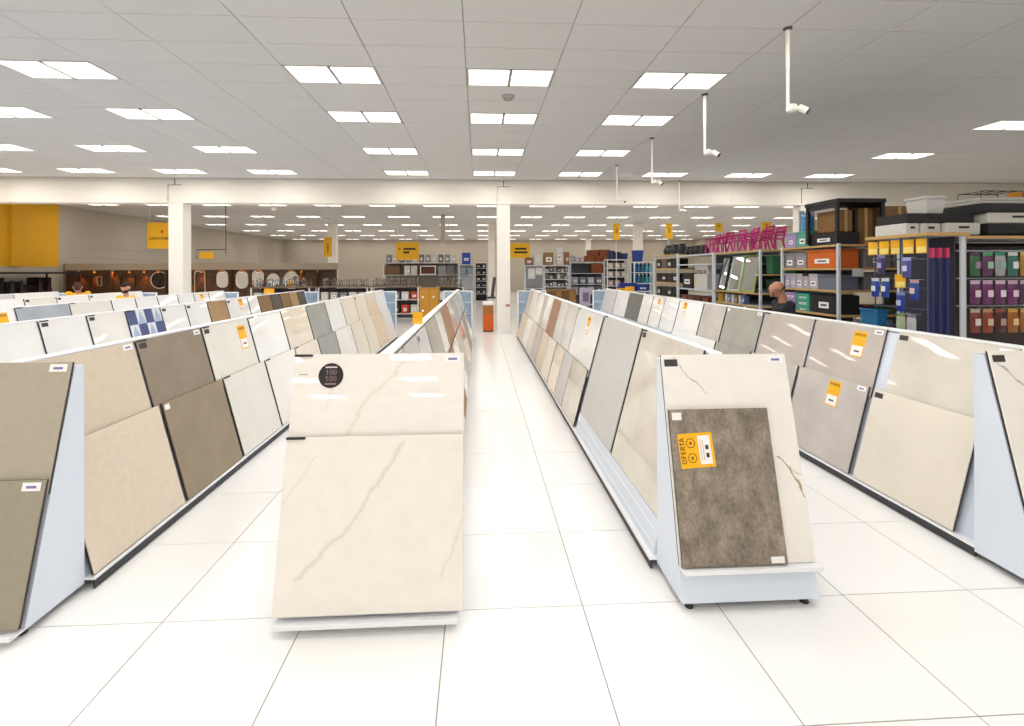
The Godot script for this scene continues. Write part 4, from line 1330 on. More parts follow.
func wall_mirror(label: String, x: float, y0: float, y1: float, w: float, shape: String, frame: Color, d := 20.9, glass: Material = null) -> void:
	var t := thing("framed_mirror", label, "mirror", V(x, (y0 + y1) / 2, d - 0.03), "mirrors on the brown display wall")
	var h := y1 - y0
	var pts := []
	var n := 28
	for k in n:
		var a := TAU * k / n
		var p := Vector2(cos(a), sin(a))
		match shape:
			"round": p = Vector2(p.x * w / 2, p.y * h / 2)
			"oval":
				var r := w / 2
				p = Vector2(p.x * r, p.y * r + signf(p.y) * (h / 2 - r))
			"drop":
				var up := maxf(p.y, 0.0)
				p = Vector2(p.x * w / 2 * (1.0 - 0.25 * pow(up, 3.0)), p.y * h / 2 if p.y < 0.0 else pow(p.y, 1.6) * h / 2)
			"rect":
				var m := maxf(absf(p.x), absf(p.y))
				p = Vector2(p.x / m * w / 2, p.y / m * h / 2)
		pts.append(p)
	var g := mb()
	var inner := []
	for p in pts:
		inner.append(p * 0.93)
	prism(g, inner, 2, 0.0, 0.012)
	part(t, "glass", g.commit(), glass if glass else M.mirror)
	var f := mb()
	for k in n:
		var k2 := (k + 1) % n
		var a: Vector2 = pts[k]
		var b: Vector2 = pts[k2]
		prism(f, [a, b, b * 0.92, a * 0.92], 2, -0.025, 0.022)
	part(t, "frame", f.commit(), mat(frame, 0.45))


func wall_spot(label: String, at: Vector3, c: Color, e: float) -> void:
	var t := thing("spot_lamp", label, "lamp", at, "warm spot lamps over the mirrors")
	var st := mb()
	lathe(st, [Vector2(0.0, 0.0), Vector2(0.06, 0.0), Vector2(0.05, 0.06), Vector2(0.03, 0.09), Vector2(0.0, 0.09)], 12)
	part(t, "housing", st.commit(), flat(190, 120, 60))
	var m: StandardMaterial3D = M.get("spot_glow")
	if m == null:
		m = mat(rgb(255, 214, 150), 0.5)
		m.emission_enabled = true
		m.emission = Color(1.0, 0.62, 0.25)
		m.emission_energy_multiplier = 2.5
		M.spot_glow = m
	var bl := mb()
	lathe(bl, [Vector2(0.0, -0.012), Vector2(0.03, -0.01), Vector2(0.046, -0.001), Vector2(0.0, -0.001)], 12)
	part(t, "bulb", bl.commit(), m)
	var l := SpotLight3D.new()
	l.name = "spot_beam"
	l.light_color = c
	l.light_energy = e
	l.light_size = 0.04
	l.spot_angle = 50.0
	l.spot_range = 6.0
	l.spot_attenuation = 2.0
	l.shadow_enabled = true
	l.rotation = Vector3(-PI / 2, 0, 0)
	l.position = Vector3(0, -0.03, 0)
	t.add_child(l)


func hanging_sign(label: String, x0: float, x1: float, y0: float, y1: float, d: float, texts: Array, rods := true) -> void:
	var t := thing("hanging_sign", label, "sign", V((x0 + x1) / 2, y0, d), "yellow hanging signs")
	var w := x1 - x0
	var h := y1 - y0
	part(t, "board", cbox(Vector3(w, h, 0.03)), M.sign_yellow, Vector3(0, h / 2, 0))
	if rods:
		for s: float in [-1.0, 1.0]:
			var st := mb()
			tube(st, [Vector3(s * w * 0.42, h, 0), Vector3(s * w * 0.42, CEIL - y0, 0)], 0.006, 6)
			part(t, "rod", st.commit(), M.metal)
	for e in texts:
		if e[0] is String:
			part(t, "lettering", text_mesh(e[0], e[1]), M.black, Vector3(e[2], e[3], 0.0155))
		else:
			part(t, "mark", cbox(Vector3(e[0], e[1], 0.002)), e[4] if e.size() > 4 else M.black, Vector3(e[2], e[3], 0.0155))


func pole_sign(label: String, x: float, y0: float, y1: float, w: float, d: float, base: float) -> void:
	var t := thing("pole_sign", label, "sign", V(x, base, d), "yellow signs on poles")
	part(t, "foot_plate", cbox(Vector3(0.16, 0.012, 0.12)), M.metal, Vector3(0, 0.006, 0))
	var st := mb()
	tube(st, [Vector3(0, 0.01, 0), Vector3(0, y0 - base + 0.05, 0)], 0.012, 6)
	part(t, "pole", st.commit(), M.metal)
	part(t, "board", cbox(Vector3(w, y1 - y0, 0.012)), M.sign_yellow, Vector3(0, (y0 + y1) / 2 - base, 0.015))
	part(t, "mark", cbox(Vector3(w * 0.3, (y1 - y0) * 0.35, 0.002)), flat(206, 140, 20), Vector3(0, (y0 + y1) / 2 - base + 0.03, 0.0222))


func build_back_hall() -> void:
	# brown mirror wall
	var mw := struct("wall_mirror_display", cbox(Vector3(11.0, 2.06, 0.2), 0.0), M.wood_dark, V(-11.6, 1.03, 21.0), "dark brown display wall hung with mirrors", "wall")
	part(mw, "header_board", cbox(Vector3(11.1, 0.28, 0.34)), flat(172, 160, 142), Vector3(0, 1.17, 0.0), Vector3.ZERO, "beige header board")
	part(mw, "end_panel", cbox(Vector3(0.06, 2.3, 0.36)), flat(120, 104, 84), Vector3(-5.52, 0.13, 0))
	for x: float in [-15.2, -13.0, -12.2, -10.4, -7.53, -6.84]:
		part(mw, "partition", cbox(Vector3(0.04, 2.05, 0.3)), M.wood_dark, Vector3(x + 11.6, 0.0, 0.16))
	wall_mirror("round mirror with a cream ring, left of the white pillar", -13.34, 1.28, 2.0, 0.72, "round", rgb(226, 214, 196), 20.9, M.glass_dark)
	wall_mirror("tall rectangular mirror right behind the white pillar", -11.71, 0.75, 2.03, 0.44, "rect", rgb(220, 206, 180))
	wall_mirror("narrow oval mirror, first of three ovals", -10.78, 1.3, 2.03, 0.47, "oval", rgb(224, 216, 204))
	wall_mirror("oval mirror, second of three ovals", -9.98, 1.26, 2.03, 0.51, "oval", rgb(216, 210, 200))
	wall_mirror("oval mirror, third of three ovals", -9.32, 1.29, 2.06, 0.48, "oval", rgb(232, 220, 196))
	wall_mirror("small round mirror beside the drop shaped mirror", -8.69, 1.28, 1.9, 0.54, "round", rgb(224, 222, 218))
	wall_mirror("drop shaped mirror with a pointed top", -7.94, 1.22, 2.05, 0.72, "drop", rgb(206, 186, 156))
	wall_mirror("dark framed mirror, left of the dark pair", -7.18, 1.2, 1.98, 0.56, "rect", rgb(40, 26, 20), 20.9, M.glass_dark)
	wall_mirror("dark framed mirror, right of the dark pair", -6.5, 1.2, 1.98, 0.5, "rect", rgb(40, 26, 20), 20.9, M.glass_dark)
	wall_mirror("dark square mirror between the lamps at the far left", -14.6, 1.35, 1.85, 0.6, "rect", rgb(34, 24, 20), 20.9, M.glass_dark)
	wall_mirror("small pale framed picture mirror under the left lamps", -15.75, 1.4, 1.8, 0.18, "rect", rgb(190, 170, 140))
	wall_mirror("dark tall mirror at the left end of the wall", -16.3, 1.2, 1.85, 0.5, "rect", rgb(46, 30, 22), 20.9, M.glass_dark)
	var sx := [-16.51, -15.89, -15.16, -14.5, -13.9, -13.34, -11.6, -10.79, -9.95, -9.33, -7.94, -7.5, -6.84]
	for k in sx.size():
		wall_spot("warm spot lamp on the mirror wall, %s from left" % ORD[k], V(sx[k], 1.96, 20.78), Color(1.0, 0.62, 0.28), 0.7)
	# dark goods along the left wall, under the yellow paint
	var rk := thing("garden_canopy", "black folding canopy with flat roof below the yellow wall", "canopy", V(-16.5, 0, 18.4))
	part(rk, "roof", cbox(Vector3(1.3, 0.08, 3.4), 0.02), M.black, Vector3(0, 1.96, 0))
	for a: float in [-1.0, 1.0]:
		for b: float in [-1.0, 1.0]:
			part(rk, "leg", cbox(Vector3(0.05, 1.92, 0.05)), M.black, Vector3(a * 0.6, 0.96, b * 1.6))
	for k in 5:
		var t := thing("folded_umbrella", "folded black umbrella under the canopy, %s from the near end" % ORD[k], "umbrella", V(-16.6 + 0.16 * (k % 2), 0, 17.3 + 0.55 * k), "folded umbrellas under the canopy")
		var st := mb()
		lathe(st, [Vector2(0.0, 0.0), Vector2(0.14, 0.0), Vector2(0.14, 0.06), Vector2(0.03, 0.1), Vector2(0.025, 0.5), Vector2(0.17, 0.55), Vector2(0.14, 1.0), Vector2(0.06, 1.55), Vector2(0.02, 1.7), Vector2(0.0, 1.72)], 10)
		part(t, "cloth", st.commit(), flat(28 + 6 * k, 22, 24 + 2 * k))
		part(t, "tie_tag", cbox(Vector3(0.04, 0.4, 0.01)), flat(160, 140, 100), Vector3(0.0, 0.85, 0.17))
	for k in 5:
		carton("stacked_crate", "tall stack of dark crates below the yellow wall, %s from the near end" % ORD[k], "crate", "dark crate stacks", -17.3, -16.85, 0.0, 1.5 + 0.14 * ((k * 2) % 3), 16.85 + 0.63 * k, 17.4 + 0.63 * k, rgb(30 + 8 * (k % 2), 24, 26), "bar")
	# signs
	hanging_sign("yellow hanging sign reading LANCHONETE beside the left pillar", -12.92, -11.84, 2.89, 3.91, 19.5, [["LANCHONETE", 0.145, 0.0, 0.4], [0.1, 0.1, 0.02, 0.66, flat(190, 60, 20)]])
	hanging_sign("small yellow sign framed in dark pipe behind the left pillar", -11.1, -10.55, 2.5, 2.78, 19.8, [], false)
	var pf := thing("sign_frame", "dark pipe frame hanging the small yellow sign", "frame", V(-10.5, 2.5, 19.8))
	var ps := mb()
	tube(ps, [Vector3(-0.7, 0.0, 0.03), Vector3(-0.7, 0.36, 0.03), Vector3(0.42, 0.36, 0.03)], 0.02, 6)
	tube(ps, [Vector3(0.42, 0.2, 0.03), Vector3(0.42, CEIL - 2.5, 0.03)], 0.014, 6)
	part(pf, "pipe", ps.commit(), flat(60, 52, 44))
	hanging_sign("narrow yellow hanging sign near the distant left pillar", -7.88, -7.48, 2.72, 3.72, 25.0, [[0.06, 0.5, 0.0, 0.45, flat(150, 100, 20)]])
	hanging_sign("yellow hanging sign with two dark lines above the faucet counters", -4.24, -3.07, 2.56, 3.47, 25.0, [[0.62, 0.1, 0.1, 0.56], [0.3, 0.1, -0.06, 0.38], [0.08, 0.08, -0.4, 0.56]])
	hanging_sign("yellow hanging sign with dark lines right of the aisle pillar", 1.5, 2.67, 2.64, 3.42, 25.0, [[0.6, 0.1, 0.1, 0.48], [0.7, 0.1, 0.1, 0.3]])
	pole_sign("slim yellow sign on a pole above the brown baskets", 4.69, 3.01, 3.58, 0.22, 16.2, 0.0)
	pole_sign("slim yellow sign on a pole above the black shelving", 6.4, 3.03, 3.56, 0.24, 15.9, 0.0)
	pole_sign("square yellow sign on a pole over the far pink chairs", 6.33, 3.0, 3.22, 0.21, 12.4, 2.374)
	pole_sign("square yellow sign on a pole over the near pink chairs", 6.52, 2.86, 3.06, 0.23, 10.6, 2.364)
	# ---- shelves right of the aisle pillar
	far_shelf("grey shelving below the brown baskets", 3.83, 5.32, 20.0, 0.5, [0.1, 0.55, 1.0, 1.4, 1.86, 2.34], rgb(84, 84, 92))
	for k in 6:
		carton("wicker_basket", "reddish brown basket, %s" % ["left on the shelf top", "middle on the shelf top", "right on the shelf top", "top left of the second layer", "top right of the second layer", "on the shelf below the top"][k], "basket", "reddish brown baskets", [4.5, 4.9, 5.28, 4.6, 5.1, 4.74][k], [4.86, 5.26, 5.6, 5.04, 5.55, 5.25][k], [2.34, 2.34, 2.34, 2.6, 2.6, 1.86][k], [0.26, 0.26, 0.26, 0.24, 0.26, 0.4][k], 20.02, 20.4, [rgb(150, 80, 32), rgb(142, 74, 30), rgb(156, 84, 34), rgb(146, 76, 28), rgb(150, 82, 36), rgb(140, 72, 30)][k], "bar")
	for k in 8:
		carton("grey_carton", "grey carton on the basket shelving, %s board, %s from left" % [["second", "third"][k / 4], ORD[k % 4]], "carton", "grey cartons", 3.9 + 0.34 * (k % 4), 4.18 + 0.34 * (k % 4), [1.4, 1.0][k / 4], 0.3, 20.05, 20.35, [rgb(170, 176, 190), rgb(120, 124, 140), rgb(196, 196, 204), rgb(140, 150, 160)][(k * 3) % 4], "label")
	for k in 3:
		carton("grey_carton", "pale carton on the shelf top left of the baskets, %s" % ORD[k], "carton", "grey cartons", 3.86 + 0.2 * k, 4.03 + 0.2 * k, 2.34, 0.26 - 0.04 * k, 20.1, 20.35, rgb(190 + 8 * k, 188, 200), "label")
	far_shelf("shelving with cream cube boxes in front of the basket shelving", 4.85, 5.68, 18.0, 0.45, [0.1, 0.6, 1.02, 1.4, 1.74, 2.06, 2.4], rgb(70, 66, 60))
	for k in 8:
		carton("cube_box", "cream cube box, %s row, %s from left" % [["top", "second", "third"][k / 3], ORD[k % 3]], "box", "cream cube boxes", 4.9 + 0.26 * (k % 3), 5.1 + 0.26 * (k % 3), [2.06, 1.74, 1.4][k / 3], 0.2, 18.02, 18.25, [rgb(206, 196, 178), rgb(196, 186, 170), rgb(186, 160, 150)][k / 3], "label")
	for k in 3:
		carton("blue_bag", "dark blue bundle on the cube box shelving, %s from left" % ORD[k], "bundle", "dark blue bundles", 4.92 + 0.26 * k, 5.15 + 0.26 * k, 2.405, 0.32 - 0.05 * k, 18.05, 18.35, [rgb(44, 52, 84), rgb(30, 36, 66), rgb(34, 58, 130)][k], "taper")
	far_shelf("shelving of teal bottles left of the black shelving", 5.72, 6.5, 17.5, 0.45, [0.1, 0.6, 1.05, 1.5, 1.9, 2.3], rgb(40, 70, 84))
	for k in 10:
		var t := thing("teal_bottle", "teal bottle, %s row, %s from left" % ["upper" if k < 5 else "lower", ORD[k % 5]], "bottle", V(5.8 + 0.145 * (k % 5), 1.904 if k < 5 else 1.504, 17.6), "teal bottles")
		var st := mb()
		lathe(st, [Vector2(0.0, 0.0), Vector2(0.055, 0.0), Vector2(0.058, 0.2), Vector2(0.03, 0.26), Vector2(0.022, 0.3), Vector2(0.0, 0.3)], 10)
		part(t, "body", st.commit(), [flat(40, 120, 150, 0.3), flat(60, 150, 160, 0.3), flat(50, 96, 160, 0.3), flat(110, 160, 190, 0.3), flat(44, 110, 120, 0.3)][(k * 2) % 5])
		var cp := mb()
		lathe(cp, [Vector2(0.0, 0.295), Vector2(0.026, 0.295), Vector2(0.026, 0.34), Vector2(0.0, 0.34)], 8)
		part(t, "cap", cp.commit(), M.label_white)
	carton("blue_bag", "bright blue bundle on the teal bottle shelving", "bundle", "dark blue bundles", 5.75, 6.1, 2.3, 0.42, 17.55, 17.85, rgb(36, 66, 150), "taper")
	# low table with blue boxes
	var bt := thing("low_table", "low grey table carrying blue boxes behind the tile stands", "table", V(5.0, 0, 15.75))
	part(bt, "tabletop", cbox(Vector3(1.3, 0.04, 0.6)), M.shelf, Vector3(0, 1.28, 0))
	for a: float in [-1.0, 1.0]:
		for b: float in [-1.0, 1.0]:
			part(bt, "leg", cbox(Vector3(0.05, 1.26, 0.05)), M.shelf, Vector3(a * 0.6, 0.63, b * 0.26))
	for k in 2:
		carton("blue_box", "royal blue box behind the stands, %s" % ["wide one at left", "shorter one at right"][k], "box", "royal blue boxes", [4.66, 5.2][k], [5.17, 5.58][k], 1.3, [0.26, 0.2][k], 15.55, 15.9, rgb(34, 54, 150), "label")
	carton("yellow_card", "yellow card leaning before the blue boxes", "card", "", 4.5, 4.95, 1.3, 0.1, 15.48, 15.5, rgb(240, 180, 16), "")
	# display boards
	var gd := far_shelf("grey display shelving with white framed squares", 1.82, 2.57, 19.0, 0.4, [0.1, 0.7, 1.28, 2.2], rgb(122, 124, 130))
	part(gd, "front_panel", cbox(Vector3(0.66, 0.86, 0.02)), flat(128, 130, 136), Vector3(0, 1.73, 0.18))
	for k in 2:
		carton("framed_switch", "white framed square panel, %s" % ["larger, at left", "smaller, at right"][k], "panel", "white framed panels", [1.95, 2.26][k], [2.23, 2.51][k], [1.66, 1.81][k], [0.4, 0.28][k], 18.99, 19.008, rgb(226, 224, 222), "label")
	far_shelf("silver wire goods rack right of the white framed squares", 2.6, 3.62, 19.0, 0.5, [0.1, 0.6, 1.0, 1.34, 1.64, 1.92, 2.2], rgb(110, 106, 104))
	for k in 18:
		carton("metal_fitting", "metal fitting carton on the silver rack, %s board, %s from left" % [["fourth", "third", "second"][k / 6], ORD[k % 6]], "carton", "metal fittings on the silver rack", 2.66 + 0.155 * (k % 6), 2.78 + 0.155 * (k % 6), [1.34, 1.64, 1.92][k / 6], 0.12 + 0.03 * ((k * 7) % 4), 19.02, 19.2, [rgb(150, 148, 146), rgb(96, 94, 96), rgb(190, 188, 184), rgb(120, 112, 104)][(k * 5 + k / 6) % 4], "label" if k % 2 else "bar")
	for e in [[2.6, 2.98, 2.2, 0.5, rgb(150, 116, 80), "cardboard_box", "brown stacked box at the left of the silver rack's top"], [3.44, 3.62, 2.2, 0.52, rgb(156, 108, 66), "cardboard_box", "brown box at the right of the silver rack's top"], [3.1, 3.34, 2.2, 0.7, rgb(226, 226, 228), "display_card", "tall white card on the silver rack's top"], [2.2, 2.52, 2.2, 0.44, rgb(220, 218, 214), "display_card", "white card on the grey display shelving"], [1.85, 2.15, 2.2, 0.3, rgb(140, 96, 60), "cardboard_box", "low brown box on the grey display shelving"]]:
		carton(e[5], e[6], "box" if e[5] == "cardboard_box" else "panel", "", e[0], e[1], e[2], e[3], 19.05, 19.35, e[4], "label")
	# brown cabinet and leaflets behind stand C
	var bc := thing("wood_cabinet", "dark gold wooden display cabinet behind the aisle's right stand", "cabinet", V(2.72, 0, 15.85))
	part(bc, "body", cbox(Vector3(0.94, 1.36, 0.4)), flat(120, 88, 40), Vector3(0, 0.68, 0))
	for k in 4:
		var dr := part(bc, "door", cbox(Vector3(0.2, 1.2, 0.02)), flat(138, 100, 44) if k % 2 else flat(96, 66, 30), Vector3(-0.345 + 0.23 * k, 0.7, 0.21))
		part(dr, "knob", cbox(Vector3(0.03, 0.03, 0.02)), M.metal, Vector3(0.07, 0.3, 0.02))
	var rackp := thing("poster_stand", "pale printed poster stand behind the aisle's right stand", "poster", V(3.5, 0, 15.75))
	part(rackp, "poster", cbox(Vector3(0.36, 0.62, 0.02)), flat(176, 172, 190), Vector3(0, 1.1, 0))
	part(rackp, "print", cbox(Vector3(0.2, 0.3, 0.004)), flat(120, 100, 130), Vector3(0.03, 1.1, 0.012))
	part(rackp, "pole", cbox(Vector3(0.03, 0.8, 0.03)), M.metal, Vector3(0, 0.4, -0.01))
	part(rackp, "foot", cbox(Vector3(0.3, 0.02, 0.24)), M.metal, Vector3(0, 0.01, 0))
	# ---- left of the aisle pillar, far wall shelving
	var fb := far_shelf("long white wall shelving with cabinets under the yellow sign", -5.87, -1.26, 30.0, 0.6, [0.1, 0.9, 1.74, 2.5], rgb(128, 118, 108))
	fb.set_meta("group", "far shelves")
	for k in 11:
		carton("mirror_cabinet", "grey cabinet standing on the white wall shelf, %s from left" % ORD[k], "cabinet", "grey cabinets on the wall shelf", -5.7 + 0.4 * k, -5.4 + 0.4 * k, 2.5, 0.5 + 0.1 * ((k * 3) % 3), 30.05, 30.35, [rgb(140, 142, 146), rgb(196, 196, 196), rgb(110, 110, 114)][k % 3], "label")
	var pan := [[-5.82, -4.87, rgb(118, 88, 60), "brown"], [-4.61, -4.25, rgb(220, 218, 212), "white"], [-4.2, -3.81, rgb(206, 206, 204), "pale grey"], [-3.6, -2.68, rgb(96, 40, 28), "dark red"], [-2.53, -2.05, rgb(150, 152, 156), "grey"], [-2.0, -1.52, rgb(120, 118, 120), "darker grey"]]
	for p in pan:
		var pc := carton("sample_board", "%s sample board under the white wall shelf" % p[3], "panel", "sample panels under the wall shelf", p[0], p[1], 1.74, 0.58, 30.05, 30.2, p[2], "label" if p[3] == "white" else "")
		if p[3] == "dark red":
			var fr := mb()
			for s: float in [-1.0, 1.0]:
				bx(fr, Vector3(s * 0.455, 0.29, 0.08), Vector3(0.05, 0.57, 0.03))
				bx(fr, Vector3(0, 0.29 + s * 0.25, 0.08), Vector3(0.88, 0.05, 0.03))
			part(pc, "white_frame", fr.commit(), M.label_white)
	far_shelf("pale grey glazed cabinet unit left of the black rack", -1.2, -0.29, 29.4, 0.5, [0.1, 0.9, 1.74, 2.37], rgb(176, 182, 190))
	for k in 2:
		carton("glass_cube", "pale blue glass box in the grey cabinet unit, %s" % ["left", "right"][k], "box", "glass boxes", -1.12 + 0.42 * k, -0.76 + 0.42 * k, 1.74, 0.4, 29.45, 29.7, rgb(150, 170, 190), "bar")
	carton("blue_poster_box", "bright blue box on top of the pale grey cabinet unit", "box", "", -1.02, -0.5, 2.37, 0.72, 29.5, 29.8, rgb(44, 84, 196), "label")
	far_shelf("black rack at the end of the aisle", -0.23, 0.53, 30.0, 0.5, [0.1, 0.55, 0.95, 1.35, 1.75, 2.15, 2.5], rgb(34, 32, 34))
	for k in 10:
		carton("dark_carton", "dark carton on the black rack, %s board, %s" % [ORD[k / 2], ["left", "right"][k % 2]], "carton", "dark cartons on the black rack", -0.16 + 0.34 * (k % 2), 0.13 + 0.34 * (k % 2), [0.55, 0.95, 1.35, 1.75, 2.15][k / 2], 0.26, 30.05, 30.3, [rgb(40, 38, 42), rgb(70, 66, 70)][(k / 2 + k) % 2], "label")
	# counters with faucets
	for c in [[-8.6, -6.4, 18.6, "left faucet counter near the dark mirrors"], [-6.2, -4.3, 18.9, "middle faucet counter beyond the cream tile stands"], [-4.2, -2.35, 19.0, "faucet counter over the red and white boxes"], [-1.65, -0.6, 19.0, "short faucet counter behind the ochre cabinet"]]:
		var t := thing("display_counter", c[3], "counter", V((c[0] + c[1]) / 2, 0, c[2] + 0.4), "faucet counters")
		var w: float = c[1] - c[0]
		part(t, "top", cbox(Vector3(w, 0.05, 0.8)), flat(120, 104, 86), Vector3(0, 1.375, 0))
		part(t, "shelf", cbox(Vector3(w - 0.06, 0.03, 0.7)), M.shelf, Vector3(0, 0.85, 0))
		part(t, "shelf", cbox(Vector3(w - 0.06, 0.03, 0.7)), M.shelf, Vector3(0, 0.3, 0))
		part(t, "back", cbox(Vector3(w - 0.06, 1.2, 0.03)), flat(84, 80, 80), Vector3(0, 0.7, -0.2))
		for a: float in [-1.0, 1.0]:
			for b: float in [-1.0, 1.0]:
				part(t, "leg", cbox(Vector3(0.05, 1.35, 0.05)), M.shelf, Vector3(a * (w / 2 - 0.025), 0.675, b * 0.375))
		var where: String = "red box counter" if c[3].begins_with("faucet") else c[3].split(" ")[0] + " counter"
		for row in 3:
			for k in mini(int(w / 0.14), 15):
				tap("metal faucet on the %s, %s row, %s from left" % [where, ["front", "middle", "back"][row], ORD[k]], V(c[0] + 0.08 + 0.14 * k + 0.02 * sin(k * 3.1 + row), 1.4, c[2] + 0.12 + 0.24 * row), k + row)
		var nb := int(w / 0.36)
		for k in nb:
			carton("goods_box", "%s box in the %s, %s from left" % [["white", "orange red", "grey"][k % 3] if c[0] > -4.3 and c[0] < -4.0 else ["white", "pale grey", "grey"][k % 3], c[3].split(" ")[0] + " counter" if not c[3].begins_with("faucet") else "red box counter", ORD[k]], "box", "boxes in the counters", c[0] + 0.08 + 0.36 * k, c[0] + 0.36 + 0.36 * k, 0.865, 0.3, c[2] + 0.1, c[2] + 0.4, [rgb(222, 218, 212), rgb(206, 70, 24) if c[0] > -4.3 and c[0] < -4.0 else rgb(196, 194, 190), rgb(130, 128, 130)][k % 3], "label")
			if c[0] > -4.3 and c[0] < -4.0:
				carton("goods_box", "%s box low in the red box counter, %s from left" % [["orange red", "white", "dark"][k % 3], ORD[k]], "box", "boxes in the counters", c[0] + 0.08 + 0.36 * k, c[0] + 0.36 + 0.36 * k, 0.315, 0.34, c[2] + 0.1, c[2] + 0.4, [rgb(200, 62, 20), rgb(220, 214, 206), rgb(60, 50, 48)][k % 3], "label")
	# ochre cabinet
	var oc := thing("ochre_cabinet", "ochre wooden cabinet panel with round white knobs beyond the left stand", "cabinet", V(-1.64, 0, 16.2))
	part(oc, "body", cbox(Vector3(0.64, 1.42, 0.36)), flat(176, 124, 30), Vector3(0, 0.71, 0))
	for k in 2:
		var dr := part(oc, "door", cbox(Vector3(0.29, 1.3, 0.02)), flat(190, 136, 36), Vector3(-0.155 + 0.31 * k, 0.72, 0.19))
		for y: float in [-0.4, -0.05, 0.4]:
			var kn := mb()
			lathe(kn, [Vector2(0.0, 0.0), Vector2(0.035, 0.0), Vector2(0.04, 0.015), Vector2(0.025, 0.03), Vector2(0.0, 0.032)], 10)
			part(dr, "knob", kn.commit(), M.label_white, Vector3(-0.05 + 0.04 * k, y, 0.01), Vector3(PI / 2, 0, 0))
	# orange stool-like bin at the pillar, and the grey cleaning machine
	var bin := thing("orange_bin", "orange and brown box bin with white top beside the aisle pillar", "bin", V(0.3, 0, 15.75))
	part(bin, "lower_panel", cbox(Vector3(0.34, 0.52, 0.34)), flat(212, 96, 16), Vector3(0, 0.30, 0))
	part(bin, "upper_panel", cbox(Vector3(0.34, 0.3, 0.34)), flat(170, 110, 50), Vector3(0, 0.71, 0))
	part(bin, "top", cbox(Vector3(0.36, 0.12, 0.36), 0.02), M.label_white, Vector3(0, 0.92, 0))
	part(bin, "base", cbox(Vector3(0.32, 0.04, 0.32)), M.rubber, Vector3(0, 0.02, 0))
	var ck := thing("checkout_terminal", "dark grey upright terminal on the white column by the pillar", "terminal", V(0.47, 0, 16.2))
	part(ck, "column", cbox(Vector3(0.1, 1.05, 0.1)), M.label_white, Vector3(0, 0.525, 0))
	part(ck, "cradle", cbox(Vector3(0.3, 0.06, 0.26)), flat(72, 70, 74), Vector3(-0.06, 1.08, 0))
	part(ck, "head", cbox(Vector3(0.1, 0.66, 0.2)), flat(64, 62, 66), Vector3(0.02, 1.44, 0), Vector3(0, 0, -0.12))


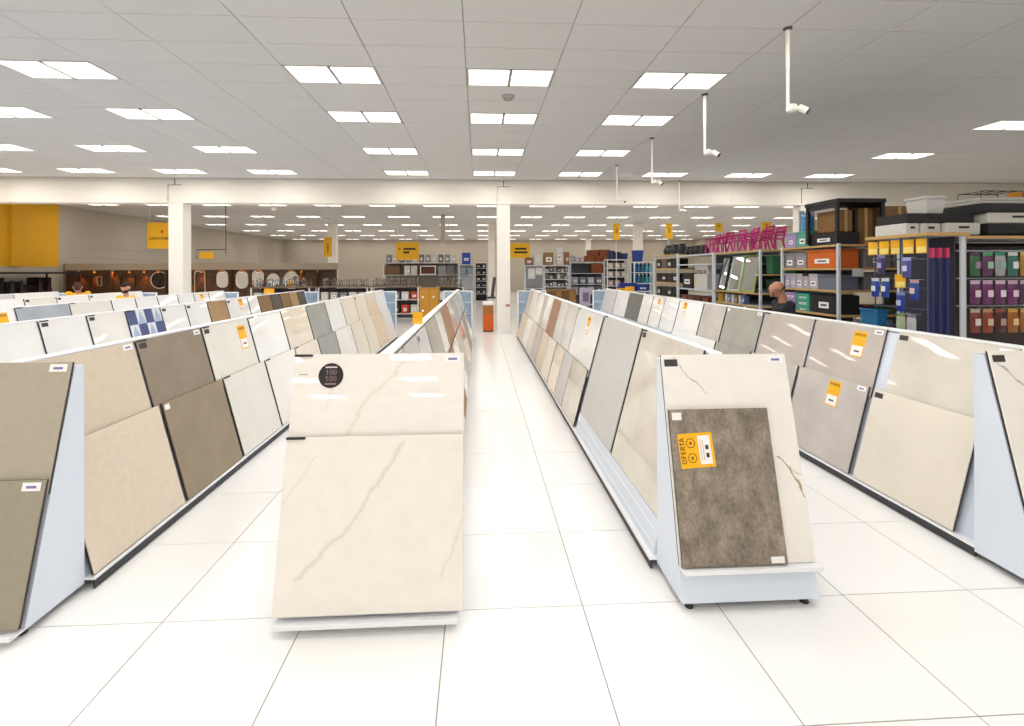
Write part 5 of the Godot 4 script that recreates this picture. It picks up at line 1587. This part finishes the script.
# ------------------------------------------------------------------ people
func sdf(bones: Array, cell: float, k: float, st: SurfaceTool) -> void:
	# bones: [a, b, ra, rb, colour]
	var lo := Vector3.ONE * 1e9
	var hi := -Vector3.ONE * 1e9
	for b in bones:
		var r: float = maxf(b[2], b[3]) + k + cell * 2
		for p in [b[0], b[1]]:
			lo = lo.min(p - Vector3.ONE * r)
			hi = hi.max(p + Vector3.ONE * r)
	var n := Vector3i(((hi - lo) / cell).ceil()) + Vector3i.ONE
	var f := PackedFloat32Array()
	f.resize(n.x * n.y * n.z)
	f.fill(1.0)
	for b in bones:
		var r: float = maxf(b[2], b[3]) + k + cell * 2
		var pa: Vector3 = b[0]
		var pb: Vector3 = b[1]
		var i0 := Vector3i(((pa.min(pb) - Vector3.ONE * r - lo) / cell).floor()).clamp(Vector3i.ZERO, n - Vector3i.ONE)
		var i1 := Vector3i(((pa.max(pb) + Vector3.ONE * r - lo) / cell).ceil()).clamp(Vector3i.ZERO, n - Vector3i.ONE)
		var ab := pb - pa
		var ll := maxf(ab.length_squared(), 1e-9)
		for z in range(i0.z, i1.z + 1):
			for y in range(i0.y, i1.y + 1):
				for x in range(i0.x, i1.x + 1):
					var p := lo + Vector3(x, y, z) * cell
					var t := clampf((p - pa).dot(ab) / ll, 0.0, 1.0)
					var dd: float = p.distance_to(pa + ab * t) - lerpf(b[2], b[3], t)
					var id := x + n.x * (y + n.y * z)
					var o := f[id]
					var h := maxf(k - absf(o - dd), 0.0) / k
					f[id] = minf(o, dd) - h * h * k * 0.25
	var vid := {}
	var verts := PackedVector3Array()
	var cols := PackedColorArray()
	var sxy := n.x * n.y
	for z in n.z - 1:
		for y in n.y - 1:
			for x in n.x - 1:
				var id := x + n.x * y + sxy * z
				var m := 0
				var acc := Vector3.ZERO
				var cnt := 0
				var c8 := [f[id], f[id + 1], f[id + n.x], f[id + n.x + 1], f[id + sxy], f[id + sxy + 1], f[id + sxy + n.x], f[id + sxy + n.x + 1]]
				for q in 8:
					if c8[q] < 0.0:
						m += 1
				if m == 0 or m == 8:
					continue
				for e in [[0, 1], [2, 3], [4, 5], [6, 7], [0, 2], [1, 3], [4, 6], [5, 7], [0, 4], [1, 5], [2, 6], [3, 7]]:
					var va: float = c8[e[0]]
					var vb: float = c8[e[1]]
					if (va < 0.0) != (vb < 0.0):
						var t := va / (va - vb)
						var qa := Vector3(e[0] & 1, (e[0] >> 1) & 1, e[0] >> 2)
						var qb := Vector3(e[1] & 1, (e[1] >> 1) & 1, e[1] >> 2)
						acc += qa.lerp(qb, t)
						cnt += 1
				var p := lo + (Vector3(x, y, z) + acc / cnt) * cell
				vid[id] = verts.size()
				verts.append(p)
				var best := 1e9
				var col := Color.WHITE
				for b in bones:
					var ab: Vector3 = b[1] - b[0]
					var t := clampf((p - b[0]).dot(ab) / maxf(ab.length_squared(), 1e-9), 0.0, 1.0)
					var dd: float = p.distance_to(b[0] + ab * t) - lerpf(b[2], b[3], t)
					if dd < best:
						best = dd
						col = b[4]
				cols.append(col)
	var nrm := func(p: Vector3) -> Vector3:
		var g := Vector3.ZERO
		var q := (p - lo) / cell
		var b := Vector3i(q.floor()).clamp(Vector3i.ONE, n - Vector3i.ONE * 3)
		var id := b.x + n.x * b.y + sxy * b.z
		g.x = f[id + 1] - f[id - 1] + f[id + 2] - f[id]
		g.y = f[id + n.x] - f[id - n.x] + f[id + 2 * n.x] - f[id]
		g.z = f[id + sxy] - f[id - sxy] + f[id + 2 * sxy] - f[id]
		return g.normalized() if g.length() > 1e-6 else Vector3.UP
	var quad := func(a: int, b: int, c: int, d: int, flip: bool) -> void:
		for i in ([a, b, c, a, c, d] if flip else [a, c, b, a, d, c]):
			st.set_normal(nrm.call(verts[i]))
			st.set_color(cols[i])
			st.add_vertex(verts[i])
	for z in range(1, n.z - 1):
		for y in range(1, n.y - 1):
			for x in range(1, n.x - 1):
				var id := x + n.x * y + sxy * z
				var s0 := f[id] < 0.0
				if s0 != (f[id + 1] < 0.0):
					quad.call(vid[id - n.x - sxy], vid[id - sxy], vid[id], vid[id - n.x], not s0)
				if s0 != (f[id + n.x] < 0.0):
					quad.call(vid[id - 1 - sxy], vid[id - 1], vid[id], vid[id - sxy], not s0)
				if s0 != (f[id + sxy] < 0.0):
					quad.call(vid[id - 1 - n.x], vid[id - n.x], vid[id], vid[id - 1], not s0)


# o: height scale, bow (head tilt forward, radians), lean (torso forward), shirt, trousers, skin, hair, beard, bald
func person(label: String, at: Vector3, turn: float, o: Dictionary) -> void:
	var t := thing("person", label, "person", at)
	t.rotation.y = turn
	var s: float = o.get("scale", 1.0)
	t.scale = Vector3.ONE * s
	var lin := func(c: Color) -> Color: return c.srgb_to_linear()
	var sh: Color = lin.call(o.shirt)
	var tr: Color = lin.call(o.trousers)
	var sk: Color = lin.call(o.skin)
	var shoe := Color(0.02, 0.02, 0.02)
	var lean: float = o.get("lean", 0.05)
	var bend := func(p: Vector3) -> Vector3:
		if p.y < 0.95:
			return p
		var q := (p - Vector3(0, 0.95, 0)).rotated(Vector3.RIGHT, lean)
		return q + Vector3(0, 0.95, 0)
	var hc: Vector3 = bend.call(Vector3(0, 1.5, 0.0))
	var hb := Basis(Vector3.RIGHT, lean * 0.5 + o.get("bow", 0.0)).rotated(Vector3.UP, o.get("look", 0.0))
	var head := func(p: Vector3) -> Vector3: return hc + hb * p
	var bones := []
	for x: float in [-1.0, 1.0]:
		bones.append([Vector3(x * 0.1, 0.05, -0.03), Vector3(x * 0.12, 0.035, 0.14), 0.045, 0.035, shoe])
		bones.append([Vector3(x * 0.1, 0.08, 0), Vector3(x * 0.1, 0.48, 0.02), 0.05, 0.065, tr])
		bones.append([Vector3(x * 0.1, 0.48, 0.02), Vector3(x * 0.09, 0.9, 0), 0.068, 0.095, tr])
		bones.append([bend.call(Vector3(x * 0.1, 1.3, 0)), bend.call(Vector3(x * 0.18, 1.385, 0)), 0.09, 0.062, sh])
		bones.append([bend.call(Vector3(x * 0.19, 1.38, 0)), bend.call(Vector3(x * 0.25, 1.12, 0.02)), 0.056, 0.045, sh])
		bones.append([bend.call(Vector3(x * 0.25, 1.12, 0.02)), bend.call(Vector3(x * 0.2, 1.0, 0.22)), 0.04, 0.027, sk])
	bones.append([Vector3(-0.06, 0.95, 0), Vector3(0.06, 0.95, 0), 0.115, 0.115, tr])
	bones.append([bend.call(Vector3(0, 1.02, 0.01)), bend.call(Vector3(0, 1.28, 0.01)), 0.125, 0.13, sh])
	bones.append([bend.call(Vector3(0, 1.38, -0.01)), head.call(Vector3(0, 0.05, 0.0)), 0.058, 0.052, sk])
	var st := mb()
	sdf(bones, 0.022, 0.04, st)
	# head with jaw, nose, ears and brow
	var hd := [[head.call(Vector3(0, 0.15, -0.015)), head.call(Vector3(0, 0.15, 0.03)), 0.085, 0.078, sk], [head.call(Vector3(0, 0.06, 0.055)), head.call(Vector3(0, 0.1, 0.04)), 0.042, 0.06, sk], [head.call(Vector3(0, 0.125, 0.112)), head.call(Vector3(0, 0.09, 0.128)), 0.009, 0.016, sk],
		[head.call(Vector3(-0.03, 0.137, 0.1)), head.call(Vector3(0.03, 0.137, 0.1)), 0.012, 0.012, sk], [head.call(Vector3(-0.083, 0.11, 0.0)), head.call(Vector3(-0.086, 0.14, -0.005)), 0.013, 0.017, sk], [head.call(Vector3(0.083, 0.11, 0.0)), head.call(Vector3(0.086, 0.14, -0.005)), 0.013, 0.017, sk],
		[head.call(Vector3(-0.02, 0.066, 0.095)), head.call(Vector3(0.02, 0.066, 0.095)), 0.008, 0.008, sk.lerp(Color(0.3, 0.08, 0.07), 0.5)], [head.call(Vector3(0, -0.02, -0.01)), head.call(Vector3(0, 0.08, 0.0)), 0.05, 0.052, sk]]
	sdf(hd, 0.009, 0.018, st)
	# hands: palm, four fingers, thumb
	for x: float in [-1.0, 1.0]:
		var w: Vector3 = bend.call(Vector3(x * 0.2, 1.0, 0.22))
		var dir := Vector3(-x * 0.1, -0.25, 0.95).normalized()
		var side := Vector3(1, 0, 0.1 * x).normalized()
		var dn := Vector3(0, -1, -0.25).normalized()
		var hb2 := [[w, w + dir * 0.03, 0.026, 0.026, sk], [w + dir * 0.03 + side * 0.02, w + dir * 0.085 + side * 0.026, 0.016, 0.014, sk], [w + dir * 0.03 - side * 0.02, w + dir * 0.085 - side * 0.026, 0.016, 0.014, sk], [w + dir * 0.03, w + dir * 0.09, 0.017, 0.015, sk]]
		for k in 4:
			var a: Vector3 = w + dir * 0.085 + side * (-0.03 + 0.02 * k)
			var ln: float = [0.032, 0.042, 0.045, 0.038][k if x > 0 else 3 - k]
			var b: Vector3 = a + (dir + dn * 0.3).normalized() * ln
			hb2.append([a, b, 0.0085, 0.0078, sk])
			hb2.append([b, b + (dir * 0.5 + dn).normalized() * ln * 0.8, 0.0078, 0.0065, sk])
		var tb: Vector3 = w + dir * 0.03 - side * x * 0.028
		var t1: Vector3 = tb + (dir - side * x * 0.8).normalized() * 0.035
		hb2.append([tb, t1, 0.012, 0.01, sk])
		hb2.append([t1, t1 + (dir - side * x * 0.1 + dn * 0.3).normalized() * 0.028, 0.01, 0.0075, sk])
		sdf(hb2, 0.0055, 0.006, st)
	var m := mat(Color.WHITE, 0.7)
	m.vertex_color_use_as_albedo = true
	part(t, "body", st.commit(), m)
	for x: float in [-1.0, 1.0]:
		var ey := mb()
		lathe(ey, [Vector2(0.0, -0.009), Vector2(0.007, -0.006), Vector2(0.01, 0.0), Vector2(0.007, 0.006), Vector2(0.0, 0.009)], 8)
		part(t, "eye", ey.commit(), flat(30, 24, 22, 0.2), head.call(Vector3(x * 0.032, 0.122, 0.098)))
	var hr: Color = lin.call(o.hair)
	var hs := mb()
	var hairb := []
	if o.get("bald", false):
		for k in 7:
			var a := PI * (0.08 + 0.84 * k / 6.0)
			hairb.append([head.call(Vector3(cos(a) * 0.082, 0.1, -sin(a) * 0.085 - 0.005)), head.call(Vector3(cos(a) * 0.086, 0.13, -sin(a) * 0.088 - 0.005)), 0.012, 0.008, hr])
	else:
		hairb.append([head.call(Vector3(0, 0.178, -0.025)), head.call(Vector3(0, 0.185, 0.045)), 0.083, 0.066, hr])
		hairb.append([head.call(Vector3(0, 0.1, -0.06)), head.call(Vector3(0, 0.17, -0.04)), 0.06, 0.08, hr])
	sdf(hairb, 0.01, 0.02, hs)
	var hm := mat(Color.WHITE, 0.8)
	hm.vertex_color_use_as_albedo = true
	part(t, "hair", hs.commit(), hm)
	if o.get("beard", false):
		var bs := mb()
		var bb := []
		for k in 7:
			var a := PI * k / 6.0
			bb.append([head.call(Vector3(cos(a) * 0.066, 0.075, 0.03 + sin(a) * 0.062)), head.call(Vector3(cos(a) * 0.05, 0.035, 0.045 + sin(a) * 0.05)), 0.013, 0.018, hr])
		sdf(bb, 0.009, 0.02, bs)
		part(t, "beard", bs.commit(), hm)


func build_people() -> void:
	person("bald man in a dark shirt looking down beside the storage shelves", V(4.72, 0, 7.15), -PI / 2 - 0.1, {"shirt": rgb(28, 28, 38), "trousers": rgb(40, 44, 60), "skin": rgb(196, 138, 112), "hair": rgb(72, 56, 50), "bald": true, "bow": 0.5, "lean": 0.12, "scale": 1.05})
	person("dark bearded man in a yellow shirt between the left tile stands", V(-8.5, 0, 12.1), -0.15, {"shirt": rgb(246, 188, 24), "trousers": rgb(40, 40, 50), "skin": rgb(206, 150, 120), "hair": rgb(38, 26, 24), "beard": true, "bow": 0.1, "look": 0.35, "scale": 0.98})
	person("stooping person with brown hair in a yellow shirt, far left", V(-10.8, 0, 13.6), 0.6, {"shirt": rgb(246, 186, 20), "trousers": rgb(36, 36, 44), "skin": rgb(196, 140, 112), "hair": rgb(70, 34, 26), "bow": 0.9, "lean": 0.4, "scale": 1.04})
	person("dark haired person in a pinkish top before the tall mirror", V(-11.75, 0, 20.0), 1.2, {"shirt": rgb(140, 92, 90), "trousers": rgb(50, 44, 50), "skin": rgb(186, 130, 108), "hair": rgb(40, 24, 22), "scale": 0.97})


# ------------------------------------------------------------------ small things
func build_small_things() -> void:
	var cams := [[3.58, 5.39, "first and nearest of the row"], [3.6, 7.48, "second of the row"], [3.67, 10.0, "third of the row"], [3.68, 12.62, "fourth of the row"], [6.28, 14.75, "farthest, by the beam"]]
	for c in cams:
		var t := thing("security_camera", "white security camera on a ceiling pole, %s" % c[2], "security camera", V(c[0], CEIL, c[1]), "security cameras on poles")
		var st := mb()
		tube(st, [Vector3(0, 0, 0), Vector3(0, -0.46, 0)], 0.024, 10)
		tube(st, [Vector3(0, -0.45, 0), Vector3(0, -0.97, 0)], 0.019, 10)
		part(t, "pole", st.commit(), M.white_paint)
		var cp := mb()
		lathe(cp, [Vector2(0.0, -0.004), Vector2(0.05, -0.004), Vector2(0.05, -0.016), Vector2(0.026, -0.03), Vector2(0.0, -0.03)], 12)
		part(t, "ceiling_cap", cp.commit(), flat(90, 86, 82))
		part(t, "junction_box", cbox(Vector3(0.1, 0.09, 0.1), 0.02), M.white_paint, Vector3(0.045, -0.93, 0.0))
		var br := mb()
		tube(br, [Vector3(0.06, -0.93, 0), Vector3(0.125, -0.93, 0.03)], 0.02, 8)
		part(t, "bracket", br.commit(), M.white_paint)
		var cb := mb()
		tube(cb, [Vector3(0.115, -0.925, 0.02), Vector3(0.185, -0.985, 0.07)], 0.04, 12)
		var bd := part(t, "camera_body", cb.commit(), M.white_paint)
		var ln := mb()
		tube(ln, [Vector3(0.183, -0.983, 0.068), Vector3(0.193, -0.992, 0.076)], 0.038, 12)
		part(bd, "lens", ln.commit(), M.glass_dark)
	var sd := thing("smoke_detector", "round grey smoke detector below the nearest centre light", "smoke detector", V(0.48, CEIL, 7.7))
	var s := mb()
	lathe(s, [Vector2(0.0, 0.0), Vector2(0.1, 0.0), Vector2(0.1, -0.03), Vector2(0.06, -0.055), Vector2(0.0, -0.06)], 20)
	part(sd, "housing", s.commit(), flat(168, 164, 160))
	var s2 := mb()
	lathe(s2, [Vector2(0.06, -0.05), Vector2(0.07, -0.05), Vector2(0.07, -0.06), Vector2(0.06, -0.06)], 20)
	part(sd, "vent_ring", s2.commit(), flat(120, 116, 112))
	for x: float in [-12.66, -8.9, -13.6]:
		var k := thing("dome_camera", "small white dome camera under the back ceiling, %s" % {-12.66: "above the hanging sign", -8.9: "right of the left pillar", -13.6: "left of the hanging sign"}[x], "dome camera", V(x, CEIL, 21.5 if x != -13.6 else 23.0), "dome cameras")
		var d := mb()
		lathe(d, [Vector2(0.0, 0.0), Vector2(0.12, 0.0), Vector2(0.12, -0.06), Vector2(0.0, -0.06)], 14)
		part(k, "base", d.commit(), M.white_paint)
		var e := mb()
		lathe(e, [Vector2(0.1, -0.06), Vector2(0.095, -0.11), Vector2(0.06, -0.15), Vector2(0.0, -0.165)], 14)
		part(k, "dome", e.commit(), M.white_paint)
	var fa := thing("alarm_button", "small red alarm box on the aisle pillar", "alarm box", V(0.9, 0.86, D_BEAM + 0.025 - 0.012))
	part(fa, "box", cbox(Vector3(0.12, 0.07, 0.03)), flat(170, 40, 34), Vector3(0, 0.035, 0))
	part(fa, "button", cbox(Vector3(0.03, 0.03, 0.01)), M.label_white, Vector3(0, 0.035, 0.018))
	var tb := thing("white_duct", "white hanging duct between the far ceiling lights", "duct", V(-1.76, 3.28, 24.0))
	part(tb, "duct_body", cbox(Vector3(0.22, CEIL - 3.28, 0.2), 0.02), M.wall, Vector3(0, (CEIL - 3.28) / 2, 0))
	part(tb, "duct_mouth", cbox(Vector3(0.26, 0.05, 0.24), 0.01), M.white_paint, Vector3(0, 0.025, 0))
